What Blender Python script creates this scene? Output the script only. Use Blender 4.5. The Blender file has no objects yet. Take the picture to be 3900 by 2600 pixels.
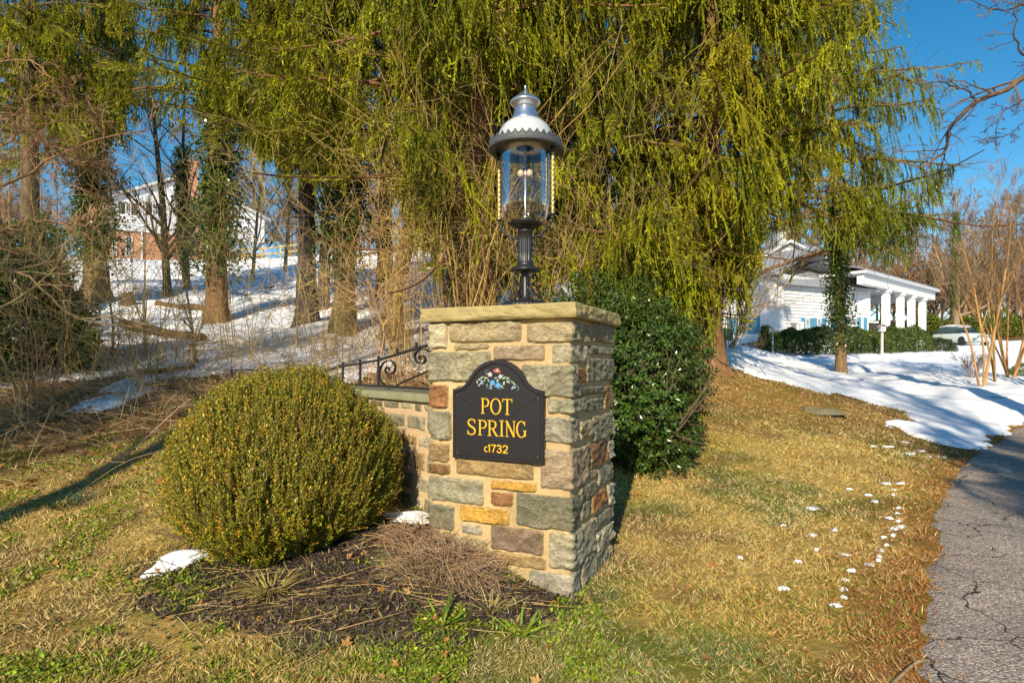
import bpy, math, random
import numpy as np
from mathutils import Vector
R = math.radians
rng = np.random.default_rng(7)
random.seed(7)
scene = bpy.context.scene
# ---------------- camera, sky, sun, exposure ----------------
F = 2300.0; CU = 1950.0; HV = 1388.0; EYE = 1.35      # focal length, centre column, horizon row (photo pixels), eye height
cd = bpy.data.cameras.new('camera'); cam = bpy.data.objects.new('camera', cd)
scene.collection.objects.link(cam); scene.camera = cam
cam.location = (0, 0, EYE); cam.rotation_euler = (R(90), 0, 0)
cd.sensor_width = 36; cd.lens = F / 3900 * 36; cd.shift_y = 88 / 3900
cd.clip_start = 0.05; cd.clip_end = 3000
SUN_AZ = (0.27, 1.0); SUN_EL = 29.0                    # light travels towards SUN_AZ
w = bpy.data.worlds.new('World'); scene.world = w; w.use_nodes = True
nt = w.node_tree; bg = nt.nodes['Background']
sky = nt.nodes.new('ShaderNodeTexSky'); sky.sky_type = 'NISHITA'; sky.sun_disc = False
sky.sun_elevation = R(SUN_EL); sky.sun_rotation = math.atan2(-SUN_AZ[0], -SUN_AZ[1])
sky.ozone_density = 2.5; sky.dust_density = 0.1; sky.air_density = 1.0
hs = nt.nodes.new('ShaderNodeHueSaturation'); hs.inputs['Saturation'].default_value = 1.38; hs.inputs['Hue'].default_value = .49; nt.links.new(sky.outputs[0], hs.inputs['Color']); nt.links.new(hs.outputs[0], bg.inputs[0]); bg.inputs[1].default_value = 0.11
sl = bpy.data.lights.new('sun', 'SUN'); so = bpy.data.objects.new('sun', sl); scene.collection.objects.link(so)
sl.energy = 5.0; sl.angle = R(0.5); sl.color = (1.0, 0.86, 0.64)
_d = Vector((SUN_AZ[0], SUN_AZ[1], 0)).normalized(); _d = _d * math.cos(R(SUN_EL)) + Vector((0, 0, -math.sin(R(SUN_EL))))
so.rotation_euler = _d.to_track_quat('-Z', 'Y').to_euler(); so.location = (-3, -10, 12)
scene.view_settings.view_transform = 'Standard'; scene.view_settings.look = 'None'
scene.view_settings.gamma = 1; scene.view_settings.exposure = 0.4
scene.render.engine = 'CYCLES'
scene.cycles.max_bounces = 6; scene.cycles.transparent_max_bounces = 8
scene.cycles.caustics_reflective = False; scene.cycles.caustics_refractive = False

# ---------------- helpers ----------------
def at(u, v, Y): return np.array([(u - CU) / F * Y, Y, EYE - (v - HV) / F * Y])
def nrm(a): return a / np.maximum(np.linalg.norm(a, axis=-1, keepdims=True), 1e-9)
def _h(i, j, k, s):
    n = (i * 374761393 + j * 668265263 + k * 2147483647 + s * 974634777) & 0xffffffff
    n = ((n ^ (n >> 13)) * 1274126177) & 0xffffffff
    n = n ^ (n >> 16)
    return (n & 0xffff) / 65535.0
def vnoise(x, y, z=0.0, s=0):
    x, y, z = np.broadcast_arrays(np.asarray(x, float), np.asarray(y, float), np.asarray(z, float))
    i, j, k = np.floor(x).astype(np.int64), np.floor(y).astype(np.int64), np.floor(z).astype(np.int64)
    f, g, h = x - i, y - j, z - k
    f = f * f * (3 - 2 * f); g = g * g * (3 - 2 * g); h = h * h * (3 - 2 * h)
    r = 0
    for a in (0, 1):
        for b in (0, 1):
            for c in (0, 1):
                r = r + _h(i + a, j + b, k + c, s) * (f if a else 1 - f) * (g if b else 1 - g) * (h if c else 1 - h)
    return r * 2 - 1
def fbm(x, y, z=0.0, s=0, o=3):
    r = 0; a = 1
    for q in range(o):
        r = r + a * vnoise(x * 2 ** q, y * 2 ** q, np.asarray(z) * 2 ** q, s + q); a *= .5
    return r
def sst(x): x = np.clip(x, 0, 1); return x * x * (3 - 2 * x)

class MB:
    """collects quads and triangles with a colour per vertex and links them as one mesh object"""
    def __init__(s): s.V = []; s.Q = []; s.T = []; s.C = []; s.n = 0
    def add(s, V, Q=None, T=None, col=(1, 1, 1)):
        V = np.asarray(V, float).reshape(-1, 3); s.V.append(V)
        if Q is not None and len(Q): s.Q.append(np.asarray(Q, np.int64).reshape(-1, 4) + s.n)
        if T is not None and len(T): s.T.append(np.asarray(T, np.int64).reshape(-1, 3) + s.n)
        c = np.asarray(col, float); c = np.broadcast_to(c, (len(V), 3)) if c.ndim == 1 else c
        s.C.append(c); s.n += len(V); return s
    def box(s, c, size, ax=None, col=(1, 1, 1)):
        """box centred at c; ax = two horizontal unit axes"""
        ax = ax or ((1, 0, 0), (0, 1, 0)); a = np.array(ax[0]); b = np.array(ax[1]); a = a if len(a) == 3 else np.append(a, 0); b = b if len(b) == 3 else np.append(b, 0)
        u = np.cross(a, b); S = np.array(size) / 2; e = min(.15 * S.min(), .004)
        V = []
        for f, (p, q, r_) in enumerate(((0, 1, 2), (1, 2, 0), (2, 0, 1))):
            for sg in (-1, 1):
                for x, y in ((-1, -1), (1, -1), (1, 1), (-1, 1)):
                    t = np.zeros(3); t[p] = x * (S[p] - e); t[q] = y * (S[q] - e); t[r_] = sg * S[r_]
                    V.append(t)
        V = np.array(V); Q = []
        for f in range(6): Q.append([4 * f + i for i in ((0, 3, 2, 1) if f % 2 == 0 else (0, 1, 2, 3))])
        # bevel strips: join by matching sign pattern
        sg = np.sign(V); T = []
        key = {}
        for i, k in enumerate(map(tuple, sg)): key.setdefault(k, []).append(i)
        for k, l in key.items(): T.append(l)
        ks = list(key)
        for i in range(len(ks)):
            for j in range(i + 1, len(ks)):
                d = [q for q in range(3) if ks[i][q] != ks[j][q]]
                if len(d) == 1:
                    A = key[ks[i]]; B = key[ks[j]]
                    fa = [[x for x in A if x // 8 == f] for f in range(3)]
                    fb = [[x for x in B if x // 8 == f] for f in range(3)]
                    m = [f for f in range(3) if (f + 2) % 3 != d[0]]
                    Q.append([fa[m[0]][0], fa[m[1]][0], fb[m[1]][0], fb[m[0]][0]])
        W = V[:, :1] * a + V[:, 1:2] * b + V[:, 2:3] * u + np.array(c)
        return s.add(W, Q, T, col)
    def lathe(s, c, prof, n=32, col=(1, 1, 1), squash=None):
        prof = np.array(prof, float); th = np.arange(n) * 2 * math.pi / n
        V = np.stack([c[0] + prof[:, :1] * np.cos(th), c[1] + prof[:, :1] * np.sin(th), np.repeat(c[2] + prof[:, 1:2], n, 1)], -1)
        if squash is not None: V = squash(V, th, prof)
        K = len(prof); i = np.arange(K - 1)[:, None] * n; j = np.arange(n); k = (j + 1) % n
        return s.add(V, np.stack([i + j, i + k, i + n + k, i + n + j], -1), None, col)
    def tube(s, pts, r, n=6, col=(1, 1, 1)):
        pts = np.array(pts, float)[None]; r = np.broadcast_to(np.asarray(r, float), pts.shape[1])[None]
        return s.tubes(pts, r, n, col)
    def tubes(s, P, Rr, n=3, col=(1, 1, 1)):
        N, K, _ = P.shape
        t = nrm(np.gradient(P, axis=1)); m = nrm(P[:, -1] - P[:, 0])
        ref = np.where(np.abs(m[:, 2:3]) < .8, np.array([[0, 0, 1.]]), np.array([[1., 0, 0]]))[:, None, :]
        a = nrm(np.cross(t, np.broadcast_to(ref, t.shape))); b = np.cross(t, a)
        th = np.arange(n) * 2 * math.pi / n
        V = P[:, :, None] + Rr[:, :, None, None] * (a[:, :, None] * np.cos(th)[:, None] + b[:, :, None] * np.sin(th)[:, None])
        base = (np.arange(N) * K * n)[:, None, None]; i = (np.arange(K - 1) * n)[None, :, None]; j = np.arange(n)[None, None]; k = (j + 1) % n
        Q = np.stack([base + i + j, base + i + k, base + i + n + k, base + i + n + j], -1)
        col = np.asarray(col, float)
        if col.ndim == 2: col = np.repeat(col, K * n, 0)
        return s.add(V, Q, None, col)
    def blades(s, p, d, L, W, col, nv=None, bend=0.0):
        """diamond leaves: p base, d direction, L length, W width"""
        N = len(p); d = nrm(d); nv = rng.normal(size=(N, 3)) if nv is None else nv
        sd = nrm(np.cross(d, nv)); L = np.broadcast_to(L, N)[:, None]; W = np.broadcast_to(W, N)[:, None]
        up = np.cross(sd, d) * bend * L
        V = np.stack([p, p + d * L * .45 - sd * W / 2 + up, p + d * L, p + d * L * .45 + sd * W / 2 + up], 1)
        col = np.asarray(col, float)
        if col.ndim == 2: col = np.repeat(col, 4, 0)
        return s.add(V, np.arange(4 * N).reshape(N, 4), None, col)
    def build(s, name, mat, parent=None, loc=None, smooth=False):
        me = bpy.data.meshes.new(name)
        V = np.concatenate(s.V); C = np.concatenate(s.C)
        if loc is not None: V = V - np.array(loc)
        q = np.concatenate(s.Q) if s.Q else np.zeros((0, 4), int); t = np.concatenate(s.T) if s.T else np.zeros((0, 3), int)
        me.vertices.add(len(V)); me.vertices.foreach_set('co', V.astype(np.float32).ravel())
        nl = q.size + t.size; me.loops.add(nl); me.loops.foreach_set('vertex_index', np.concatenate([q.ravel(), t.ravel()]).astype(np.int32))
        me.polygons.add(len(q) + len(t))
        me.polygons.foreach_set('loop_start', np.concatenate([np.arange(len(q)) * 4, q.size + np.arange(len(t)) * 3]).astype(np.int32))
        if smooth: me.polygons.foreach_set('use_smooth', np.ones(len(q) + len(t), bool))
        else: me.polygons.foreach_set('use_smooth', np.zeros(len(q) + len(t), bool))
        ca = me.color_attributes.new('tint', 'FLOAT_COLOR', 'POINT')
        ca.data.foreach_set('color', np.concatenate([C, np.ones((len(C), 1))], 1).astype(np.float32).ravel())
        me.update(calc_edges=True); me.validate()
        me.materials.append(mat)
        o = bpy.data.objects.new(name, me); scene.collection.objects.link(o)
        if parent is not None: o.parent = parent
        elif loc is not None: o.location = loc
        return o

def tag(o, label=None, cat=None, group=None, kind=None):
    if label: o['label'] = label
    if cat: o['category'] = cat
    if group: o['group'] = group
    if kind: o['kind'] = kind
    return o
def thing(name, label, cat, loc, group=None):
    o = bpy.data.objects.new(name, None); scene.collection.objects.link(o); o.location = loc
    o.empty_display_size = .2
    return tag(o, label, cat, group)
def dup(root, loc, rz=0, sc=1, label=None, group=None):
    def cp(o, par):
        c = o.copy(); scene.collection.objects.link(c); c.parent = par
        for ch in list(o.children): cp(ch, c)
        return c
    c = cp(root, None); c.location = loc; c.rotation_euler = (0, 0, rz); c.scale = (sc, sc, sc) if np.isscalar(sc) else sc
    if label: c['label'] = label
    if group: c['group'] = group
    return c

# ---------------- materials ----------------
def mat(name, rough=.8, spec=.3, metal=0, transl=0, attr=True, color=(1, 1, 1), var=0, vscale=20, bump=0, bscale=40, stretch=(1, 1, 1), coat=0, noise2=None, hv=0):
    m = bpy.data.materials.new(name); m.use_nodes = True; nt = m.node_tree; N = nt.nodes; Lk = nt.links
    b = N['Principled BSDF']; b.inputs['Roughness'].default_value = rough; b.inputs['Specular IOR Level'].default_value = spec
    b.inputs['Metallic'].default_value = metal; b.inputs['Coat Weight'].default_value = coat
    tc = N.new('ShaderNodeTexCoord'); mp = N.new('ShaderNodeMapping'); mp.inputs['Scale'].default_value = stretch
    Lk.new(tc.outputs['Object'], mp.inputs[0])
    if attr:
        a = N.new('ShaderNodeAttribute'); a.attribute_name = 'tint'; col = a.outputs['Color']
        mx = N.new('ShaderNodeMix'); mx.data_type = 'RGBA'; mx.blend_type = 'MULTIPLY'; mx.inputs[0].default_value = 1
        Lk.new(col, mx.inputs[6]); mx.inputs[7].default_value = (*color, 1); col = mx.outputs[2]
    else:
        c = N.new('ShaderNodeRGB'); c.outputs[0].default_value = (*color, 1); col = c.outputs[0]
    if var:
        n = N.new('ShaderNodeTexNoise'); n.inputs['Scale'].default_value = vscale; n.inputs['Detail'].default_value = 6; n.inputs['Roughness'].default_value = .65
        Lk.new(mp.outputs[0], n.inputs['Vector'])
        mr = N.new('ShaderNodeMapRange'); mr.inputs[1].default_value = .28; mr.inputs[2].default_value = .72; mr.inputs[3].default_value = 1 - var; mr.inputs[4].default_value = 1 + var
        Lk.new(n.outputs[0], mr.inputs[0])
        vm = N.new('ShaderNodeVectorMath'); vm.operation = 'SCALE'; Lk.new(col, vm.inputs[0]); Lk.new(mr.outputs[0], vm.inputs['Scale']); col = vm.outputs[0]
    Lk.new(col, b.inputs['Base Color'])
    if bump:
        n2 = N.new('ShaderNodeTexNoise'); n2.inputs['Scale'].default_value = bscale; n2.inputs['Detail'].default_value = 8; n2.inputs['Roughness'].default_value = .7
        Lk.new(mp.outputs[0], n2.inputs['Vector'])
        bp = N.new('ShaderNodeBump'); bp.inputs['Strength'].default_value = 1; bp.inputs['Distance'].default_value = bump
        Lk.new(n2.outputs[0], bp.inputs['Height']); Lk.new(bp.outputs[0], b.inputs['Normal'])
    if transl:
        t = N.new('ShaderNodeBsdfTranslucent'); ms = N.new('ShaderNodeMixShader'); ms.inputs[0].default_value = transl
        Lk.new(col, t.inputs[0]); Lk.new(b.outputs[0], ms.inputs[1]); Lk.new(t.outputs[0], ms.inputs[2])
        Lk.new(ms.outputs[0], N['Material Output'].inputs[0])
    return m
M = dict(
    stone=mat('stone', .85, .25, var=.6, vscale=42, bump=.008, bscale=55, stretch=(1, 1, 2.6)),
    capstone=mat('capstone', .8, .25, var=.2, vscale=9, bump=.003, bscale=60, stretch=(1, 1, 1.5)),
    mortar=mat('mortar', .95, .1, var=.15, vscale=25, bump=.003, bscale=120),
    bark=mat('bark', .9, .15, var=.45, vscale=9, bump=.03, bscale=14, stretch=(1, 1, .22)),
    twig=mat('twig', .85, .2, var=.15, vscale=5),
    needle=mat('needle', .6, .3, transl=.25),
    leaf=mat('leaf', .45, .4, transl=.2),
    gloss=mat('glossleaf', .28, .5, transl=.12),
    dead=mat('deadleaf', .8, .2, transl=.2),
    black=mat('black_iron', .38, .5, color=(.02, .02, .022), attr=False, bump=.0008, bscale=90),
    rail=mat('rail_iron', .6, .4, color=(.03, .024, .022), attr=False, var=.4, vscale=30),
    alu=mat('spun_aluminium', .25, .5, metal=.9, color=(.66, .70, .76), attr=False, var=.06, vscale=14),
    zinc=mat('zinc_ring', .62, .4, metal=.5, color=(.12, .13, .14), attr=False, var=.25, vscale=40, bump=.001),
    enamel=mat('white_enamel', .18, .5, color=(.52, .55, .58), attr=False, coat=.4),
    brass=mat('brass', .5, .5, metal=.7, color=(.60, .44, .18), attr=False),
    board=mat('sign_board', .42, .5, color=(.016, .014, .016), attr=False, var=.3, vscale=60, coat=.15),
    gold=mat('gold_paint', .4, .4, color=(.75, .42, .03), attr=False, var=.1, vscale=80),
    paint=mat('paint', .6, .3),
    wall=mat('housewall', .8, .2, var=.08, vscale=2, bump=.004, bscale=4),
    snow=mat('snow', .6, .3, color=(.86, .88, .93), attr=True, var=.05, vscale=3, bump=.02, bscale=7),
    chip=mat('chip', .9, .2), grassm=mat('grassblade', .7, .2, transl=.15),
)

# ---------------- terrain ----------------
def comp(x, y):
    r = np.hypot(x, y) + 1e-6; f = np.log1p(r / 3) * 3 / r
    return x * f, y * f
_cp = [(-300, 2600, 2.56), (-300, 2050, 4.3), (-300, 1750, 6.3), (-300, 1500, 8.8), (-300, 1300, 12.5), (-300, 1200, 16), (-300, 1010, 45),
       (300, 2600, 2.56), (300, 2250, 3.55), (300, 1900, 5.0), (300, 1700, 6.4), (300, 1480, 9), (300, 1300, 12.8), (300, 1180, 17), (300, 1000, 46),
       (800, 2600, 2.56), (800, 2200, 3.6), (700, 1950, 4.5), (700, 1450, 9), (900, 1300, 12.8), (900, 1200, 17), (900, 1000, 46),
       (1200, 2600, 2.56), (1200, 2130, 3.75), (1250, 1450, 8.6), (1300, 1300, 12.3), (1300, 1180, 17), (1300, 975, 44),
       (1648, 2050, 3.85), (1648, 1960, 4.30), (1600, 1500, 7.8), (1650, 1320, 12), (1650, 1200, 17), (1700, 960, 42),
       (1900, 2600, 2.56), (1900, 2170, 3.62), (2185, 2286, 3.458), (2333, 2110, 4.2), (2450, 1790, 6.7), (2400, 1500, 10), (2300, 1330, 15), (2300, 1120, 40),
       (2600, 2600, 2.56), (2700, 2200, 3.75), (2700, 1900, 5.55), (2700, 1700, 7.5), (2700, 1520, 9.8), (2690, 1405, 12), (2770, 1385, 14),
       (3300, 2600, 2.56), (3300, 2200, 3.8), (3300, 1900, 5.7), (3250, 1700, 7.9), (3250, 1560, 11), (3205, 1430, 20), (3000, 1357, 30), (3400, 1352, 31), (2980, 1332, 37), (3560, 1300, 47),
       (3950, 2600, 2.58), (3950, 2100, 4.28), (3950, 1820, 7.0), (3950, 1700, 9.3), (3900, 1600, 11.5), (3750, 1495, 14.5), (4000, 1455, 17), (3700, 1360, 30), (3700, 1315, 45), (4300, 1380, 30), (4600, 1500, 14)]
_P = [tuple(at(*c)) for c in _cp]
_P += [(-3, -3, 0), (0, -3, -.02), (3, -3, -.02), (-8, -1, .1), (8, 0, -.05), (-15, 8, 1.2), (-30, 30, 8), (-60, 60, 13), (-30, 90, 14.5), (0, 90, 12), (30, 90, 8),
       (60, 60, 5), (90, 90, 8), (40, 20, 1.2), (20, 4, 0), (0, -20, -.3), (-30, -20, .5), (30, -20, -.5), (0, -200, -1), (-200, 0, 8), (200, 0, 2), (-200, 200, 22), (0, 260, 20), (200, 200, 16),
       (0, 900, 25), (900, 0, 5), (-900, 0, 12), (0, -900, -2)]
_P = np.array(_P); _cx, _cy = comp(_P[:, 0], _P[:, 1])
def _U(d2): return .5 * d2 * np.log(np.maximum(d2, 1e-12))
_K = _U((_cx[:, None] - _cx) ** 2 + (_cy[:, None] - _cy) ** 2) + np.eye(len(_P)) * .004
_A = np.zeros((len(_P) + 3,) * 2); _A[:-3, :-3] = _K; _L = np.stack([np.ones(len(_P)), _cx, _cy], 1); _A[:-3, -3:] = _L; _A[-3:, :-3] = _L.T
_W = np.linalg.solve(_A, np.append(_P[:, 2], [0, 0, 0]))
def H0(x, y):
    x = np.asarray(x, float); y = np.asarray(y, float); sh = np.broadcast(x, y).shape
    x, y = np.broadcast_arrays(x, y); x = x.ravel(); y = y.ravel(); out = np.empty(len(x))
    for i in range(0, len(x), 20000):
        a, b = comp(x[i:i + 20000], y[i:i + 20000])
        out[i:i + 20000] = _U((a[:, None] - _cx) ** 2 + (b[:, None] - _cy) ** 2) @ _W[:-3] + _W[-3] + a * _W[-2] + b * _W[-1]
    return out.reshape(sh)
def H(x, y):
    r = np.hypot(x, y)
    amp = .012 + .1 * sst((r - 9) / 12) * sst((120 - r) / 50) + .5 * sst((r - 60) / 60)
    return H0(x, y) + amp * fbm(np.asarray(x) / 1.6, np.asarray(y) / 1.6, s=3, o=3)
_ys = np.exp(np.linspace(math.log(2), math.log(300), 900))
def G(u, v):
    """the ground point seen at photo pixel (u, v)"""
    x = (u - CU) / F * _ys; zr = EYE - (v - HV) / F * _ys; h = H0(x, _ys)
    i = int(np.argmax(zr < h)) if (zr < h).any() else len(_ys) - 1
    return np.array([x[i], _ys[i], float(H(x[i], _ys[i]))])
def on(x, y, dz=0): return np.array([x, y, float(H(x, y)) + dz])
def poly(uv): return np.array([G(u, v)[:2] for u, v in uv])
def sdist(x, y, P):
    """signed distance to polygon P, positive inside"""
    x = np.asarray(x, float); y = np.asarray(y, float); d = np.full(x.shape, 1e9); ins = np.zeros(x.shape, bool)
    for i in range(len(P)):
        a = P[i]; b = P[(i + 1) % len(P)]; e = b - a; t = np.clip(((x - a[0]) * e[0] + (y - a[1]) * e[1]) / (e @ e + 1e-12), 0, 1)
        d = np.minimum(d, np.hypot(x - a[0] - t * e[0], y - a[1] - t * e[1]))
        c = (a[1] > y) != (b[1] > y)
        ins ^= c & (x < (b[0] - a[0]) * (y - a[1]) / (b[1] - a[1] + 1e-12) + a[0])
    return np.where(ins, d, -d)
DRIVE = np.concatenate([[(1.3, -8.), (1.45, 0)], poly([(3490, 2590), (3495, 2527), (3520, 2295), (3553, 2129), (3578, 2046), (3540, 1988), (3587, 1897), (3612, 1830), (3678, 1764), (3703, 1731), (3780, 1690), (3850, 1640), (3950, 1585)]), [(13., 14.), (18., 17.), (26., 20.), (27., 16.), (17., 12.), (12., 8.), (8., 3.), (6., -2), (6, -8)]])
SNOWR = np.concatenate([poly([(2560, 1385), (2770, 1395), (2900, 1437), (3050, 1470), (3200, 1500), (3400, 1550), (3495, 1590), (3440, 1605), (3390, 1618), (3440, 1650), (3520, 1672), (3587, 1698), (3678, 1710), (3744, 1702), (3794, 1677), (3868, 1632), (3893, 1600), (3990, 1590)]), [(13, 11.5), (20, 14), (60, 20), (70, 44), (40, 49), (30, 50), (14, 46), (2.0, 44), (2.4, 22), (2.6, 14)]])
SNOWL = np.concatenate([poly([(2560, 1385), (2200, 1470), (1700, 1500), (1450, 1470), (1000, 1470), (700, 1480), (350, 1500), (0, 1480), (-300, 1470)]), [(-14, 8), (-40, 15), (-140, 40), (-140, 58), (-10, 56), (2.0, 46), (2.4, 22)]])
SNOWBED = poly([(490, 2225), (540, 2170), (620, 2120), (700, 2080), (810, 2080), (830, 2110), (760, 2150), (640, 2190)])
SNOWWALL = poly([(1330, 1925), (1480, 1935), (1655, 1945), (1655, 2000), (1600, 2025), (1500, 1995), (1380, 1970)])
BED = poly([(500, 2210), (800, 2090), (1000, 2000), (1350, 1960), (1650, 2000), (1800, 2100), (2050, 2200), (2190, 2290), (2150, 2330), (1950, 2390), (1700, 2440), (1450, 2420), (1150, 2450), (950, 2380), (750, 2330), (600, 2290)])
def snow_mask(x, y):
    n = fbm(x / .9, y / .9, s=11, o=4); r = np.hypot(x, y)
    a = sdist(x, y, SNOWR) + .05 * fbm(x / .11, y / .11, s=16, o=2) * (r < 20) + .18 * fbm(x / .35, y / .35, s=15, o=3) * sst(r / 8)
    l = np.minimum(sdist(x, y, SNOWL) * .35, .5) + .55 * n + .10 - .10 * sst((10.5 - y) / 2)
    b = np.maximum(sdist(x, y, SNOWBED), sdist(x, y, SNOWWALL)) * .8 + .0 + .03 * fbm(x / .09, y / .09, s=19, o=3)
    return np.maximum(np.maximum(a, l * .6), b)
def axis(a, b, n, dense):
    t = np.linspace(math.asinh(a / dense), math.asinh(b / dense), n); return np.sinh(t) * dense
gx = axis(-900, 900, 640, 2.5); gy = np.concatenate([-axis(.5, 900, 60, 3)[::-1], 1 + axis(0, 1100, 620, 3.0)])
X, Yg = np.meshgrid(gx, gy); Zg = H(X, Yg)
def gridq(ny, nx, keep=None):
    i = np.arange((ny - 1) * nx).reshape(ny - 1, nx)[:, :-1]; q = np.stack([i, i + 1, i + nx + 1, i + nx], -1).reshape(-1, 4)
    return q if keep is None else q[keep.ravel()[q].any(1)]
# ground colours: straw turf, green turf, leaf litter and wood floor, mulch bed
def ground_col(x, y):
    n1 = fbm(x / 1.3, y / 1.3, s=21, o=4); n2 = fbm(x / .35, y / .35, s=25, o=3); r = np.hypot(x, y)
    straw = np.array([.42, .29, .085]); green = np.array([.15, .17, .022]); rust = np.array([.25, .125, .03]); litter = np.array([.15, .09, .035]); mulch = np.array([.075, .05, .033])
    g = sst(.15 + n1 * 1.3 + .5 * n2 + .35 * sst(-x / 3 - .2))[..., None]
    c = straw * (1 - g) + green * g; br_ = sst(.9 * fbm(x / .5, y / .5, s=29, o=3) - .05)[..., None] * .75; c = c * (1 - br_) + np.array([.16, .10, .04]) * br_
    dd = -sdist(x, y, DRIVE); ru = sst(1.1 - dd / .5 + .5 * n2)[..., None] * .8
    c = c * (1 - ru) + rust * ru
    fa = (sst((y - 7.2 + .6 * n1) / 3) * (x > 0) * .75)[..., None]; c = c * (1 - fa) + rust * fa
    l = (sst((y - 4.6 + .9 * n1 - .25 * (x + 4)) / 2.0) * sst((.4 - x) / 1.5))[..., None]; l = np.maximum(l, sst((r - 20) / 15)[..., None])
    c = c * (1 - l) + litter * (1 + .5 * n2[..., None]) * l
    b = sst(.5 + sdist(x, y, BED) / .3 + n2 * 1.1)[..., None]
    return np.clip(c * (1 - b) + mulch * b, .01, 1)
g = MB(); g.add(np.stack([X, Yg, Zg], -1), gridq(len(gy), len(gx)), None, ground_col(X, Yg).reshape(-1, 3))
tag(g.build('ground', mat('soil', .95, .1, var=.35, vscale=16, bump=.02, bscale=22), smooth=True), kind='structure')
# snow: one draped sheet that swells above the ground inside its outline and dips under it outside
sx = np.concatenate([-(3 + axis(0, 140, 330, 9))[::-1], np.linspace(-3, 5, 260)[1:-1], 5 + axis(0, 120, 330, 7)]); sy = 3.2 + axis(0, 150, 760, 5)
SX, SY = np.meshgrid(sx, sy); mk = snow_mask(SX, SY); rr = np.hypot(SX, SY)
th = .045 * sst(mk / .12) + .03 * sst(mk / .6) + np.minimum(mk, 0) * .35 - .012 + .012 * fbm(SX / .25, SY / .25, s=31, o=3) * (mk > 0)
SZ = H(SX, SY) + np.where(rr > 20, th * 1.6 + .0, th)
s_ = MB(); s_.add(np.stack([SX, SY, SZ], -1), gridq(len(sy), len(sx), (mk > -.12)), None, (1, 1, 1))
tag(s_.build('snow', M['snow'], smooth=True), kind='structure')
# driveway sheet, cut along its own edge
dx = np.linspace(.9, 14, 220); dy = np.linspace(-6, 15, 300); DX, DY = np.meshgrid(dx, dy)
sd = sdist(DX, DY, DRIVE) + .035 * fbm(DX / .12, DY / .12, s=5, o=3)
DZ = H(DX, DY) + .012 * sst(sd / .03) - .02 + np.minimum(sd, 0) * .3 + .012
dm = mat('asphalt', .92, .25, color=(1, 1, 1))
def asphalt(m):
    nt = m.node_tree; N = nt.nodes; L = nt.links; b = N['Principled BSDF']; tc = N.new('ShaderNodeTexCoord')
    v = N.new('ShaderNodeTexVoronoi'); v.inputs['Scale'].default_value = 90; L.new(tc.outputs['Object'], v.inputs[0])
    r = N.new('ShaderNodeValToRGB'); e = r.color_ramp.elements; e[0].position = .0; e[0].color = (.12, .10, .085, 1); e[1].position = 1; e[1].color = (.60, .50, .42, 1); e.new(.55).color = (.31, .255, .215, 1)
    L.new(v.outputs['Color'], r.inputs[0])
    n = N.new('ShaderNodeTexNoise'); n.inputs['Scale'].default_value = 1.6; n.inputs['Detail'].default_value = 5; L.new(tc.outputs['Object'], n.inputs['Vector'])
    # cracks
    wn = N.new('ShaderNodeTexNoise'); wn.inputs['Scale'].default_value = 5; wn.inputs['Detail'].default_value = 5; L.new(tc.outputs['Object'], wn.inputs['Vector'])
    mv = N.new('ShaderNodeVectorMath'); mv.operation = 'MULTIPLY_ADD'; mv.inputs[1].default_value = (.32, .32, 0); L.new(wn.outputs['Color'], mv.inputs[0]); L.new(tc.outputs['Object'], mv.inputs[2])
    c = N.new('ShaderNodeTexVoronoi'); c.feature = 'DISTANCE_TO_EDGE'; c.inputs['Scale'].default_value = 1.9; c.voronoi_dimensions = '2D'; L.new(mv.outputs[0], c.inputs[0])
    lt = N.new('ShaderNodeMapRange'); lt.inputs[1].default_value = .006; lt.inputs[2].default_value = .014; L.new(c.outputs['Distance'], lt.inputs[0])
    at_ = N.new('ShaderNodeAttribute'); at_.attribute_name = 'tint'; sp = N.new('ShaderNodeSeparateColor'); L.new(at_.outputs['Color'], sp.inputs[0])
    # cracks fade away from the edge (tint.r = crackiness)
    sb = N.new('ShaderNodeMath'); sb.operation = 'SUBTRACT'; sb.inputs[0].default_value = 1; L.new(lt.outputs[0], sb.inputs[1])
    ml = N.new('ShaderNodeMath'); ml.operation = 'MULTIPLY'; L.new(sb.outputs[0], ml.inputs[0]); L.new(sp.outputs[0], ml.inputs[1])
    mr = N.new('ShaderNodeMapRange'); mr.inputs[1].default_value = .3; mr.inputs[2].default_value = .7; mr.inputs[3].default_value = .78; mr.inputs[4].default_value = 1.15; L.new(n.outputs[0], mr.inputs[0])
    vs = N.new('ShaderNodeVectorMath'); vs.operation = 'SCALE'; L.new(r.outputs[0], vs.inputs[0]); L.new(mr.outputs[0], vs.inputs['Scale'])
    mx = N.new('ShaderNodeMix'); mx.data_type = 'RGBA'; L.new(ml.outputs[0], mx.inputs[0]); L.new(vs.outputs[0], mx.inputs[6]); mx.inputs[7].default_value = (.035, .035, .018, 1)
    L.new(mx.outputs[2], b.inputs['Base Color'])
    hb = N.new('ShaderNodeMath'); hb.operation = 'SUBTRACT'; L.new(v.outputs['Distance'], hb.inputs[1]); hb.inputs[0].default_value = 1
    h2 = N.new('ShaderNodeMath'); h2.operation = 'SUBTRACT'; L.new(hb.outputs[0], h2.inputs[0]); L.new(ml.outputs[0], h2.inputs[1])
    bp = N.new('ShaderNodeBump'); bp.inputs['Distance'].default_value = .005; L.new(h2.outputs[0], bp.inputs['Height']); L.new(bp.outputs[0], b.inputs['Normal'])
asphalt(dm)
ck = sst(1.25 - sd / .9)
d_ = MB(); d_.add(np.stack([DX, DY, DZ + .004], -1), gridq(300, 220, sd > -.06), None, np.stack([ck, ck, ck], -1).reshape(-1, 3))
tag(d_.build('driveway', dm, smooth=True), kind='structure')

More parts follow.
